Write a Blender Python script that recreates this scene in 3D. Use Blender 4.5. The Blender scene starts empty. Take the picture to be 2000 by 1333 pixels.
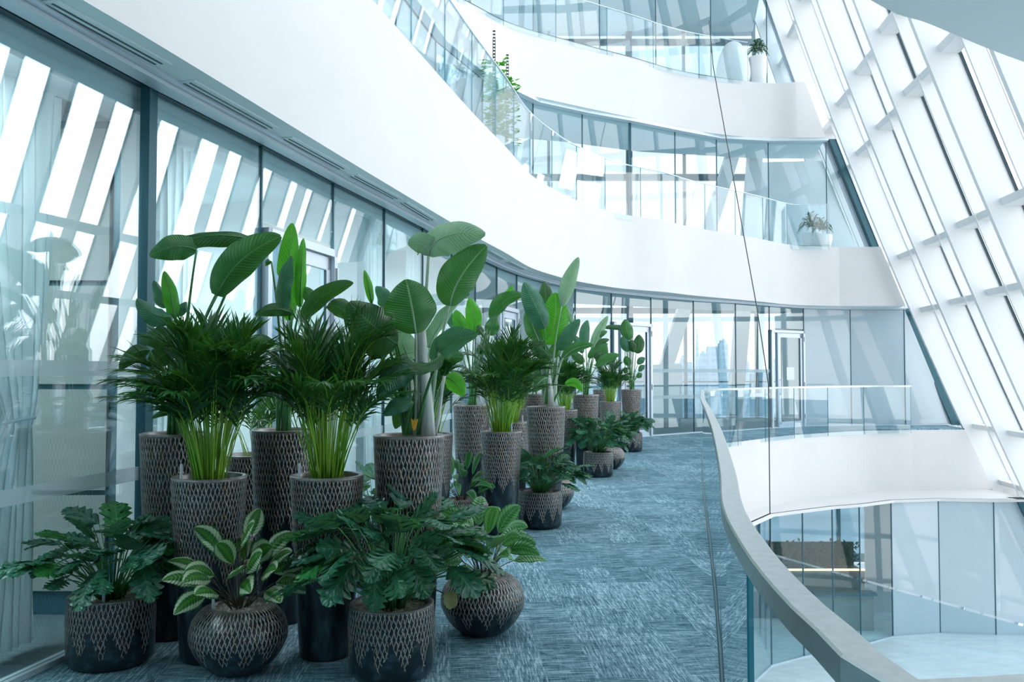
import bpy, bmesh, math, random
from mathutils import Vector, Matrix
R = math.radians
S = bpy.context.scene
COL = S.collection

# ------------------------------------------------------------------ camera
FPX, EYE = 1700.0, 1.58
PITCH = math.atan(59.5 / FPX)
cam_d = bpy.data.cameras.new('camera'); cam = bpy.data.objects.new('camera', cam_d); COL.objects.link(cam)
cam_d.sensor_width = 36; cam_d.lens = FPX / 2000 * 36; cam_d.clip_end = 3000; cam_d.clip_start = .02
cam.location = (0, 0, EYE); cam.rotation_euler = (math.pi / 2 + PITCH, 0, 0)
S.camera = cam
_F = Vector((0, math.cos(PITCH), math.sin(PITCH))); _U = Vector((0, -math.sin(PITCH), math.cos(PITCH)))
def ray(px, py): return _F * FPX + Vector((1, 0, 0)) * (px - 1000) + _U * (666.5 - py)
def G(px, py, z):
    r = ray(px, py); return Vector((0, 0, EYE)) + r * ((z - EYE) / r.z)
def D(px, py, Y):
    r = ray(px, py); return Vector((0, 0, EYE)) + r * (Y / r.y)

# ------------------------------------------------------------------ world, exposure
S.view_settings.view_transform = 'Standard'; S.view_settings.look = 'None'
S.view_settings.gamma = 1; S.view_settings.exposure = 0.64
S.cycles.use_denoising = True
S.cycles.max_bounces = 10; S.cycles.diffuse_bounces = 6; S.cycles.glossy_bounces = 4
S.cycles.transparent_max_bounces = 40; S.cycles.transmission_bounces = 4
S.cycles.sample_clamp_indirect = 6; S.cycles.caustics_reflective = False; S.cycles.caustics_refractive = False

def newnodes(nt): nt.nodes.clear(); return nt.nodes, nt.links
def N(nt, typ, **kw):
    n = nt.nodes.new(typ)
    for k, v in kw.items():
        if k.startswith('i_'):
            key = k[2:]; key = int(key) if key.isdigit() else key
            n.inputs[key].default_value = v
        else: setattr(n, k, v)
    return n
def math_(nt, op, a, b=None, c=None, clamp=False):
    n = nt.nodes.new('ShaderNodeMath'); n.operation = op; n.use_clamp = clamp
    for i, v in enumerate((a, b, c)):
        if v is None: continue
        if isinstance(v, (int, float)): n.inputs[i].default_value = v
        else: nt.links.new(v, n.inputs[i])
    return n.outputs[0]
def ramp(nt, fac, stops, interp='LINEAR'):
    n = nt.nodes.new('ShaderNodeValToRGB'); e = n.color_ramp.elements; n.color_ramp.interpolation = interp
    while len(e) < len(stops): e.new(.5)
    for i, (p, c) in enumerate(stops):
        e[i].position = p; e[i].color = (*c, 1) if len(c) == 3 else c
    nt.links.new(fac, n.inputs[0]); return n.outputs[0]
def mixc(nt, fac, a, b):
    n = nt.nodes.new('ShaderNodeMix'); n.data_type = 'RGBA'
    for i, v in ((0, fac), (6, a), (7, b)):
        if isinstance(v, (int, float)): n.inputs[i].default_value = v
        elif isinstance(v, tuple): n.inputs[i].default_value = (*v, 1)
        else: nt.links.new(v, n.inputs[i])
    return n.outputs[2]

w = bpy.data.worlds.new('sky'); S.world = w; w.use_nodes = True
nt = w.node_tree; newnodes(nt)
tc = N(nt, 'ShaderNodeTexCoord'); mp = N(nt, 'ShaderNodeMapping'); mp.inputs['Scale'].default_value = (1.6, 1.6, 4.0)
nt.links.new(tc.outputs['Generated'], mp.inputs[0])
nz = N(nt, 'ShaderNodeTexNoise', i_Scale=2.2, i_Detail=7.0, i_Roughness=.55); nt.links.new(mp.outputs[0], nz.inputs['Vector'])
cl = ramp(nt, nz.outputs[0], [(.40, (0, 0, 0)), (.60, (1, 1, 1))])
sx = N(nt, 'ShaderNodeSeparateXYZ'); nt.links.new(tc.outputs['Generated'], sx.inputs[0])
blue = ramp(nt, sx.outputs[2], [(.0, (.88, .90, .92)), (.35, (.68, .80, .92)), (1, (.62, .76, .90))])
skyc = mixc(nt, cl, blue, (1.0, .985, .985))
dp = nt.nodes.new('ShaderNodeVectorMath'); dp.operation = 'DOT_PRODUCT'; nt.links.new(tc.outputs['Generated'], dp.inputs[0])
dp.inputs[1].default_value = Vector((.85, -.2, .45)).normalized()
g1 = math_(nt, 'MAXIMUM', dp.outputs['Value'], 0.0)
g2 = math_(nt, 'POWER', g1, 1.6)
st = math_(nt, 'MULTIPLY_ADD', g2, SKY_SUN := 1.7, SKY_BASE := .86)
dq = nt.nodes.new('ShaderNodeVectorMath'); dq.operation = 'DOT_PRODUCT'; nt.links.new(tc.outputs['Generated'], dq.inputs[0])
dq.inputs[1].default_value = Vector((.73, .62, .28)).normalized()          # hazy sun glow behind the thin cloud
g3 = math_(nt, 'POWER', math_(nt, 'MAXIMUM', dq.outputs['Value'], 0.0), 28.0)
st = math_(nt, 'ADD', st, math_(nt, 'MULTIPLY', g3, 5.0))
bg = N(nt, 'ShaderNodeBackground'); nt.links.new(skyc, bg.inputs[0]); nt.links.new(st, bg.inputs[1])
wo = N(nt, 'ShaderNodeOutputWorld'); nt.links.new(bg.outputs[0], wo.inputs[0])
w.cycles.sampling_method = 'MANUAL'; w.cycles.sample_map_resolution = 512

FILL_W = 85
# ------------------------------------------------------------------ object helpers
def link(o, parent=None):
    COL.objects.link(o)
    if parent is not None: o.parent = parent
    return o
def meshobj(name, verts, faces, mat, parent=None, uvs=None, smooth=False, mats=None, fm=None, origin=None):
    me = bpy.data.meshes.new(name)
    if origin is not None: verts = [Vector(v) - origin for v in verts]
    me.from_pydata([tuple(v) for v in verts], [], faces)
    for m in (mats or [mat]): me.materials.append(m)
    if fm: me.polygons.foreach_set('material_index', fm)
    if uvs:
        l = me.uv_layers.new(name='UVMap')
        idx = [0] * len(me.loops); me.loops.foreach_get('vertex_index', idx)
        flat = [c for i in idx for c in uvs[i]]
        l.data.foreach_set('uv', flat)
    if smooth: me.polygons.foreach_set('use_smooth', [True] * len(me.polygons))
    me.update()
    o = bpy.data.objects.new(name, me)
    if origin is not None and parent is None: o.location = origin
    return link(o, parent)
def thing(name, label, cat, loc=(0, 0, 0), group=None, rz=0):
    o = bpy.data.objects.new(name, None); o.empty_display_size = .1; link(o)
    o.location = loc; o.rotation_euler = (0, 0, rz); o['label'] = label; o['category'] = cat
    if group: o['group'] = group
    return o
def tag(o, label, cat, group=None):
    o['label'] = label; o['category'] = cat
    if group: o['group'] = group
    return o
def struct(o): o['kind'] = 'structure'; return o
def sempty(name):
    o = bpy.data.objects.new(name, None); link(o); o['kind'] = 'structure'; return o

class MB:
    """collects shapes; build() links them as one mesh object"""
    def __init__(s): s.v = []; s.f = []; s.uv = []; s.fm = []
    def add(s, verts, faces, uvs=None, mi=0):
        b = len(s.v); s.v += [Vector(v) for v in verts]; s.f += [tuple(i + b for i in f) for f in faces]
        s.uv += list(uvs) if uvs else [(0, 0)] * len(verts); s.fm += [mi] * len(faces); return s
    def box(s, c, d, rz=0, mi=0):
        c = Vector(c); m = Matrix.Rotation(rz, 3, 'Z'); hx, hy, hz = d[0] / 2, d[1] / 2, d[2] / 2
        vs = [c + m @ Vector((x * hx, y * hy, z * hz)) for z in (-1, 1) for y in (-1, 1) for x in (-1, 1)]
        return s.add(vs, [(0, 2, 3, 1), (4, 5, 7, 6), (0, 1, 5, 4), (2, 6, 7, 3), (0, 4, 6, 2), (1, 3, 7, 5)], mi=mi)
    def wall(s, a, b, z0, z1, th, mi=0, za=None, off=0.0):
        """upright slab between plan points a and b"""
        a = Vector((a[0], a[1], 0)); b = Vector((b[0], b[1], 0)); t = (b - a)
        n = Vector((-t.y, t.x, 0)).normalized(); a = a + n * off; b = b + n * off; n = n * th / 2
        vs = [a - n, b - n, b + n, a + n]
        vs = [v + Vector((0, 0, z0)) for v in vs] + [v + Vector((0, 0, z1)) for v in vs]
        return s.add(vs, [(0, 3, 2, 1), (4, 5, 6, 7), (0, 1, 5, 4), (1, 2, 6, 5), (2, 3, 7, 6), (3, 0, 4, 7)], mi=mi)
    def hexa(s, vs, mi=0):
        return s.add(vs, [(0, 3, 2, 1), (4, 5, 6, 7), (0, 1, 5, 4), (1, 2, 6, 5), (2, 3, 7, 6), (3, 0, 4, 7)], mi=mi)
    def tube(s, pts, r, n=6, cap=True, mi=0):
        pts = [Vector(p) for p in pts]; rs = r if isinstance(r, (list, tuple)) else [r] * len(pts)
        b = []; fs = []; up = None
        for i, p in enumerate(pts):
            t = (pts[min(i + 1, len(pts) - 1)] - pts[max(i - 1, 0)])
            if t.length < 1e-9: t = Vector((0, 0, 1))
            t.normalize()
            if up is None:
                up = Vector((1, 0, 0)) if abs(t.x) < .8 else Vector((0, 1, 0))
            u = (up - t * up.dot(t)).normalized(); v = t.cross(u); up = u
            for k in range(n):
                a = 2 * math.pi * k / n; b.append(p + (u * math.cos(a) + v * math.sin(a)) * rs[i])
        for i in range(len(pts) - 1):
            for k in range(n):
                fs.append((i * n + k, i * n + (k + 1) % n, (i + 1) * n + (k + 1) % n, (i + 1) * n + k))
        if cap: fs.append(tuple(range(n - 1, -1, -1))); fs.append(tuple(range((len(pts) - 1) * n, len(pts) * n)))
        return s.add(b, fs, mi=mi)
    def sweep(s, path, prof, mi=0, closed=True):
        """path: plan points (x,y); prof: list of (offset to the left normal, z)"""
        path = [Vector((p[0], p[1], 0)) for p in path]; m = len(prof); vs = []; fs = []
        for i, p in enumerate(path):
            t = path[min(i + 1, len(path) - 1)] - path[max(i - 1, 0)]; nn = Vector((-t.y, t.x, 0)).normalized()
            for (o, z) in prof: vs.append(p + nn * o + Vector((0, 0, z)))
        for i in range(len(path) - 1):
            for k in range(m if closed else m - 1):
                fs.append((i * m + k, (i + 1) * m + k, (i + 1) * m + (k + 1) % m, i * m + (k + 1) % m))
        if closed: fs.append(tuple(range(m))); fs.append(tuple(range(len(path) * m - 1, (len(path) - 1) * m - 1, -1)))
        return s.add(vs, fs, mi=mi)
    def build(s, name, mat, parent=None, smooth=False, mats=None, origin=None):
        return meshobj(name, s.v, s.f, mat, parent, s.uv, smooth, mats, s.fm, origin)

def catmull(pts, n=6):
    pts = [Vector((p[0], p[1])) for p in pts]; out = []
    P = [pts[0] * 2 - pts[1]] + pts + [pts[-1] * 2 - pts[-2]]
    for i in range(1, len(P) - 2):
        for k in range(n):
            t = k / n
            out.append(.5 * ((2 * P[i]) + (P[i + 1] - P[i - 1]) * t + (2 * P[i - 1] - 5 * P[i] + 4 * P[i + 1] - P[i + 2]) * t * t + (-P[i - 1] + 3 * P[i] - 3 * P[i + 1] + P[i + 2]) * t ** 3))
    out.append(pts[-1]); return out
def resample(pts, step):
    """points at equal distance along a plan path"""
    d = [0]
    for i in range(1, len(pts)): d.append(d[-1] + (pts[i] - pts[i - 1]).length)
    n = max(1, round(d[-1] / step)); out = []
    j = 0
    for k in range(n + 1):
        x = d[-1] * k / n
        while j < len(d) - 2 and d[j + 1] < x: j += 1
        t = (x - d[j]) / max(1e-9, d[j + 1] - d[j]); out.append(pts[j].lerp(pts[j + 1], min(1, t)))
    return out

# ------------------------------------------------------------------ materials
def mat(name, col=(.8, .8, .8), rough=.5, metal=0.0, spec=.5, fn=None, bump=None):
    m = bpy.data.materials.new(name); m.use_nodes = True; nt = m.node_tree; newnodes(nt)
    p = N(nt, 'ShaderNodeBsdfPrincipled'); p.inputs['Base Color'].default_value = (*col, 1)
    p.inputs['Roughness'].default_value = rough; p.inputs['Metallic'].default_value = metal; p.inputs['Specular IOR Level'].default_value = spec
    o = N(nt, 'ShaderNodeOutputMaterial'); nt.links.new(p.outputs[0], o.inputs[0])
    if fn: fn(nt, p, o)
    return m
def noise_tint(c1, c2, scale, bump=0.0, detail=4.0, stretch=(1, 1, 1), dist=.01):
    def fn(nt, p, o):
        tc = N(nt, 'ShaderNodeTexCoord'); mp = N(nt, 'ShaderNodeMapping'); mp.inputs['Scale'].default_value = stretch
        nt.links.new(tc.outputs['Object'], mp.inputs[0])
        nz = N(nt, 'ShaderNodeTexNoise', i_Scale=scale, i_Detail=detail); nt.links.new(mp.outputs[0], nz.inputs['Vector'])
        nt.links.new(ramp(nt, nz.outputs[0], [(.3, c1), (.7, c2)]), p.inputs['Base Color'])
        if bump:
            b = N(nt, 'ShaderNodeBump', i_Strength=bump, i_Distance=dist); nt.links.new(nz.outputs[0], b.inputs['Height']); nt.links.new(b.outputs[0], p.inputs['Normal'])
    return fn
def glass(name, tint=(.90, .97, .99), f0=.07, rough=0.0, gl=(1, 1, 1)):
    m = bpy.data.materials.new(name); m.use_nodes = True; nt = m.node_tree; newnodes(nt)
    geo = N(nt, 'ShaderNodeNewGeometry'); dt = nt.nodes.new('ShaderNodeVectorMath'); dt.operation = 'DOT_PRODUCT'
    nt.links.new(geo.outputs['Normal'], dt.inputs[0]); nt.links.new(geo.outputs['Incoming'], dt.inputs[1])
    a = math_(nt, 'ABSOLUTE', dt.outputs['Value']); b = math_(nt, 'SUBTRACT', 1.0, a, clamp=True); c = math_(nt, 'POWER', b, 5.0)
    f = math_(nt, 'MULTIPLY_ADD', c, 1 - f0, f0, clamp=True)
    t = N(nt, 'ShaderNodeBsdfTransparent'); t.inputs[0].default_value = (*tint, 1)
    g = N(nt, 'ShaderNodeBsdfGlossy'); g.inputs[0].default_value = (*gl, 1); g.inputs['Roughness'].default_value = rough
    mx = N(nt, 'ShaderNodeMixShader'); nt.links.new(f, mx.inputs[0]); nt.links.new(t.outputs[0], mx.inputs[1]); nt.links.new(g.outputs[0], mx.inputs[2])
    o = N(nt, 'ShaderNodeOutputMaterial'); nt.links.new(mx.outputs[0], o.inputs[0])
    return m
def frosted(name, col, alpha):
    m = bpy.data.materials.new(name); m.use_nodes = True; nt = m.node_tree; newnodes(nt)
    t = N(nt, 'ShaderNodeBsdfTransparent'); d = N(nt, 'ShaderNodeBsdfDiffuse'); d.inputs[0].default_value = (*col, 1)
    mx = N(nt, 'ShaderNodeMixShader', i_0=alpha); nt.links.new(t.outputs[0], mx.inputs[1]); nt.links.new(d.outputs[0], mx.inputs[2])
    o = N(nt, 'ShaderNodeOutputMaterial'); nt.links.new(mx.outputs[0], o.inputs[0]); return m

M = {}
M['white'] = mat('white_plaster', rough=.6, spec=.25, fn=noise_tint((.68, .685, .68), (.71, .712, .71), 1.2, .02, 5))
M['fin'] = mat('white_powder_coat', (.84, .87, .89), .45, fn=noise_tint((.75, .775, .785), (.78, .80, .81), .7))
M['soffit'] = mat('soffit_shade_teal', rough=.6, spec=.3, fn=noise_tint((.75, .87, .88), (.78, .89, .90), 1.0))  # teal of the shaded underside is put into the colour
M['trimgrey'] = mat('silver_trim', (.62, .72, .78), .4, .3)
M['dark'] = mat('dark_gasket', (.012, .05, .07), .4)
M['darkteal'] = mat('dark_teal_frame', (.03, .11, .14), .35, .3)
M['frame'] = mat('grey_aluminium', (.40, .50, .58), .35, .5)
M['frame_light'] = mat('pale_aluminium', (.60, .68, .76), .35, .4)
M['glass'] = glass('clear_glass', (.84, .94, .96), .085)
M['glass_low'] = glass('coated_glass', (.86, .95, .97), .022)
M['glass_up'] = glass('upper_glass', (.88, .95, .97), .05)
M['glassb'] = glass('balustrade_glass', (.90, .965, .98), .055)
M['glassf'] = glass('facade_glass', (.98, .982, .985), .05)
def frost_glass():
    m = bpy.data.materials.new('fritted_glass'); m.use_nodes = True; nt = m.node_tree; newnodes(nt)
    d = N(nt, 'ShaderNodeBsdfDiffuse'); d.inputs[0].default_value = (.70, .82, .88, 1); t = N(nt, 'ShaderNodeBsdfTranslucent'); t.inputs[0].default_value = (.70, .84, .90, 1)
    tr = N(nt, 'ShaderNodeBsdfTransparent'); g = N(nt, 'ShaderNodeBsdfGlossy'); g.inputs['Roughness'].default_value = .04
    a = N(nt, 'ShaderNodeMixShader', i_0=.35); nt.links.new(d.outputs[0], a.inputs[1]); nt.links.new(t.outputs[0], a.inputs[2])
    b = N(nt, 'ShaderNodeMixShader', i_0=.15); nt.links.new(a.outputs[0], b.inputs[1]); nt.links.new(tr.outputs[0], b.inputs[2])
    c = N(nt, 'ShaderNodeMixShader', i_0=.07); nt.links.new(b.outputs[0], c.inputs[1]); nt.links.new(g.outputs[0], c.inputs[2])
    o = N(nt, 'ShaderNodeOutputMaterial'); nt.links.new(c.outputs[0], o.inputs[0]); return m
M['fritted'] = frost_glass()
M['gedge'] = mat('glass_edge', (.05, .36, .46), .2)
M['band'] = frosted('frosted_band', (.55, .68, .72), .38)
M['steel'] = mat('brushed_steel', rough=.32, metal=.85, fn=noise_tint((.50, .55, .55), (.60, .65, .65), 40, 0, 3, (1, 1, 30)))
M['inner'] = mat('room_wall', rough=.8, spec=.2, fn=noise_tint((.74, .80, .82), (.78, .83, .85), 2))
M['innerc'] = mat('cabinet_panel', rough=.6, fn=noise_tint((.24, .27, .26), (.28, .305, .29), 3, 0, 3, (1, 1, 6)))
M['roomfloor'] = mat('room_floor', rough=.7, fn=noise_tint((.06, .10, .11), (.12, .17, .18), 6, 0, 6, (1, 6, 1)))
M['curtain'] = mat('sheer_curtain', (.70, .76, .76), .8, spec=.15, fn=noise_tint((.66, .73, .74), (.76, .81, .80), 30, 0, 4, (1, 1, .1)))
def curtain_mat():
    m = bpy.data.materials.new('sheer_curtain'); m.use_nodes = True; nt = m.node_tree; newnodes(nt)
    d = N(nt, 'ShaderNodeBsdfDiffuse'); d.inputs[0].default_value = (.84, .88, .88, 1); t = N(nt, 'ShaderNodeBsdfTranslucent'); t.inputs[0].default_value = (.84, .89, .90, 1)
    mx = N(nt, 'ShaderNodeMixShader', i_0=.5); nt.links.new(d.outputs[0], mx.inputs[1]); nt.links.new(t.outputs[0], mx.inputs[2])
    o = N(nt, 'ShaderNodeOutputMaterial'); nt.links.new(mx.outputs[0], o.inputs[0]); return m
M['curtain'] = curtain_mat()
M['marble'] = mat('white_marble', rough=.25, fn=noise_tint((.66, .76, .80), (.82, .88, .90), 2.5, 0, 9, (1, 2, 1)))
M['lamp'] = mat('lamp_panel', (1, 1, 1), .5)
def _em(nt, p, o): p.inputs['Emission Color'].default_value = (1, .97, .92, 1); p.inputs['Emission Strength'].default_value = 4
M['lamp'] = mat('lamp_panel', (1, 1, 1), .5, fn=_em)
def _em2(nt, p, o): p.inputs['Emission Color'].default_value = (1, .62, .30, 1); p.inputs['Emission Strength'].default_value = 1.4
M['led'] = mat('warm_led', (1, .8, .5), .5, fn=_em2)
M['paper'] = mat('white_paper', (.85, .9, .95), .8)
M['black'] = mat('black_metal', (.02, .035, .04), .4)

def carpet_fn(nt, p, o):
    tc = N(nt, 'ShaderNodeTexCoord'); mp = N(nt, 'ShaderNodeMapping'); mp.inputs['Rotation'].default_value = (0, 0, R(-4)); nt.links.new(tc.outputs['Object'], mp.inputs[0])
    sp = N(nt, 'ShaderNodeSeparateXYZ'); nt.links.new(mp.outputs[0], sp.inputs[0])
    def tiles(sc_x, sc_y, seed):
        fx = math_(nt, 'FLOOR', math_(nt, 'MULTIPLY', sp.outputs[0], sc_x)); 
        row = math_(nt, 'MULTIPLY_ADD', fx, .5, math_(nt, 'MULTIPLY', sp.outputs[1], sc_y)); fy = math_(nt, 'FLOOR', row)
        cb = N(nt, 'ShaderNodeCombineXYZ', i_2=seed); nt.links.new(fx, cb.inputs[0]); nt.links.new(fy, cb.inputs[1])
        wn = N(nt, 'ShaderNodeTexWhiteNoise'); wn.noise_dimensions = '3D'; nt.links.new(cb.outputs[0], wn.inputs['Vector']); return wn.outputs['Value']
    t1 = tiles(4.0, 1.0, 1.0); t2 = tiles(2.0, 4.0, 5.0)
    def fib(sc):
        m2 = N(nt, 'ShaderNodeMapping'); m2.inputs['Scale'].default_value = sc; nt.links.new(mp.outputs[0], m2.inputs[0])
        n = N(nt, 'ShaderNodeTexNoise', i_Scale=1.0, i_Detail=2.0, i_Roughness=.7); nt.links.new(m2.outputs[0], n.inputs['Vector']); return n.outputs[0]
    def thread(ax, ay, n, m, seed):
        c = math_(nt, 'FLOOR', math_(nt, 'MULTIPLY', ax, float(n))); w1 = N(nt, 'ShaderNodeTexWhiteNoise'); w1.noise_dimensions = '1D'; nt.links.new(math_(nt, 'ADD', c, seed), w1.inputs['W'])
        r_ = math_(nt, 'FLOOR', math_(nt, 'MULTIPLY_ADD', ay, float(m), math_(nt, 'MULTIPLY', w1.outputs['Value'], 9.0)))
        cb = N(nt, 'ShaderNodeCombineXYZ', i_2=seed); nt.links.new(c, cb.inputs[0]); nt.links.new(r_, cb.inputs[1])
        w2 = N(nt, 'ShaderNodeTexWhiteNoise'); w2.noise_dimensions = '3D'; nt.links.new(cb.outputs[0], w2.inputs['Vector']); return w2.outputs['Value']
    def soft(a, b): return math_(nt, 'MULTIPLY_ADD', math_(nt, 'ADD', a, b), .16, .34)
    fa = soft(thread(sp.outputs[0], sp.outputs[1], 150, 9, 3.0), thread(sp.outputs[0], sp.outputs[1], 260, 17, 8.0))
    fb = soft(thread(sp.outputs[1], sp.outputs[0], 150, 9, 5.0), thread(sp.outputs[1], sp.outputs[0], 260, 17, 6.0)); big = fib((9, 9, 1)); mid = fib((5, 30, 1))
    sel = math_(nt, 'GREATER_THAN', t1, .5)
    ff = math_(nt, 'ADD', math_(nt, 'MULTIPLY', fa, sel), math_(nt, 'MULTIPLY', fb, math_(nt, 'SUBTRACT', 1.0, sel)))
    ff2 = math_(nt, 'MAXIMUM', fa, fb)
    ff = math_(nt, 'ADD', math_(nt, 'MULTIPLY', ff, .55), math_(nt, 'MULTIPLY', ff2, .45))
    v = math_(nt, 'ADD', math_(nt, 'MULTIPLY', math_(nt, 'SUBTRACT', ff, .5), 3.3), math_(nt, 'MULTIPLY', math_(nt, 'SUBTRACT', t1, .5), .15))
    v = math_(nt, 'ADD', v, math_(nt, 'MULTIPLY', math_(nt, 'SUBTRACT', t2, .5), .13))
    v = math_(nt, 'ADD', v, math_(nt, 'MULTIPLY', math_(nt, 'SUBTRACT', big, .5), .35))
    v = math_(nt, 'ADD', v, math_(nt, 'MULTIPLY', math_(nt, 'SUBTRACT', mid, .5), .45))
    v = math_(nt, 'ADD', v, .42)
    nt.links.new(ramp(nt, v, [(.0, (.022, .075, .10)), (.5, (.15, .28, .34)), (1, (.50, .68, .76))]), p.inputs['Base Color'])
    b = N(nt, 'ShaderNodeBump', i_Strength=.4, i_Distance=.003); nt.links.new(ff, b.inputs['Height']); nt.links.new(b.outputs[0], p.inputs['Normal'])
M['carpet'] = mat('carpet_tiles', rough=.95, spec=.1, fn=carpet_fn)

def pot_mat(name, n_around, rows, edge, amp, teeth):
    n_around *= 1; rows *= 1
    def fn(nt, p, o):
        uv = N(nt, 'ShaderNodeUVMap'); sp = N(nt, 'ShaderNodeSeparateXYZ'); nt.links.new(uv.outputs[0], sp.inputs[0])
        u, v = sp.outputs[0], sp.outputs[1]
        cx = math_(nt, 'COSINE', math_(nt, 'MULTIPLY', u, 2 * math.pi)); sxn = math_(nt, 'SINE', math_(nt, 'MULTIPLY', u, 2 * math.pi))
        cb = N(nt, 'ShaderNodeCombineXYZ'); nt.links.new(cx, cb.inputs[0]); nt.links.new(sxn, cb.inputs[1]); nt.links.new(math_(nt, 'MULTIPLY', v, 2.0), cb.inputs[2])
        inf = N(nt, 'ShaderNodeObjectInfo'); vm = nt.nodes.new('ShaderNodeVectorMath'); vm.operation = 'ADD'; nt.links.new(cb.outputs[0], vm.inputs[0])
        cr = N(nt, 'ShaderNodeCombineXYZ'); nt.links.new(math_(nt, 'MULTIPLY', inf.outputs['Random'], 40), cr.inputs[0]); nt.links.new(cr.outputs[0], vm.inputs[1])
        def nz(sc, det=3.0):
            n = N(nt, 'ShaderNodeTexNoise', i_Scale=sc, i_Detail=det); nt.links.new(vm.outputs[0], n.inputs['Vector']); return n.outputs[0]
        n1 = nz(9); n2 = nz(2.2, 5.0); n3 = nz(30)
        a = math_(nt, 'ADD', math_(nt, 'MULTIPLY', u, float(n_around)), math_(nt, 'MULTIPLY', n1, .8)); b = math_(nt, 'ADD', math_(nt, 'MULTIPLY', v, float(rows)), math_(nt, 'MULTIPLY', n1, .5))
        def tri(x):
            fr = math_(nt, 'FRACT', x); return math_(nt, 'MINIMUM', fr, math_(nt, 'SUBTRACT', 1.0, fr))
        d = math_(nt, 'MINIMUM', tri(math_(nt, 'MULTIPLY', math_(nt, 'ADD', a, b), 1.0)), tri(math_(nt, 'SUBTRACT', a, b)))   # 0 on ridges
        ridge = ramp(nt, d, [(.03, (1, 1, 1)), (.17, (0, 0, 0))])
        warm = ramp(nt, n1, [(.35, (.56, .58, .58)), (.5, (.66, .60, .55)), (.66, (.66, .46, .34))])
        col = mixc(nt, ridge, (.022, .030, .034), warm)
        col = mixc(nt, math_(nt, 'MULTIPLY', n2, .30), col, (.07, .07, .075))
        # lower border in hanging teeth
        tt = math_(nt, 'ADD', math_(nt, 'MULTIPLY', u, float(teeth)), math_(nt, 'MULTIPLY', n2, .8))
        tw = tri(tt)
        lim = math_(nt, 'ADD', math_(nt, 'MULTIPLY', tw, 4 * amp), math_(nt, 'MULTIPLY', math_(nt, 'SUBTRACT', n1, .5), amp * 1.0)); lim = math_(nt, 'ADD', lim, edge - amp)
        msk = math_(nt, 'MULTIPLY_ADD', math_(nt, 'SUBTRACT', v, lim), 45.0, .5, clamp=True)
        cloud = ramp(nt, nz(3.2, 6.0), [(.50, (.006, .016, .024)), (.78, (.055, .10, .13))])
        nt.links.new(mixc(nt, msk, cloud, col), p.inputs['Base Color'])
        nt.links.new(math_(nt, 'MULTIPLY', msk, .55), p.inputs['Metallic'])
        nt.links.new(math_(nt, 'MULTIPLY_ADD', msk, .06, .28), p.inputs['Roughness'])
        bp = N(nt, 'ShaderNodeBump', i_Strength=.9, i_Distance=.006); nt.links.new(math_(nt, 'MULTIPLY', ridge, msk), bp.inputs['Height']); nt.links.new(bp.outputs[0], p.inputs['Normal'])
    return mat(name, rough=.35, fn=fn)
M['pot_low'] = pot_mat('carved_glaze_low', 62, 5.0, .40, .22, 12)
M['pot_bowl'] = pot_mat('carved_glaze_bowl', 64, 5.0, .34, .17, 13)
M['pot_tall'] = pot_mat('carved_glaze_tall', 58, 14, .50, .08, 9)
M['rim'] = mat('planter_rim', rough=.35, metal=.3, fn=noise_tint((.15, .15, .15), (.28, .26, .24), 30))
M['inside'] = mat('planter_inside', (.012, .018, .02), .5)
M['gravel'] = mat('pumice_gravel', rough=.9, fn=noise_tint((.16, .13, .10), (.62, .58, .48), 60, .8, 3))

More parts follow.
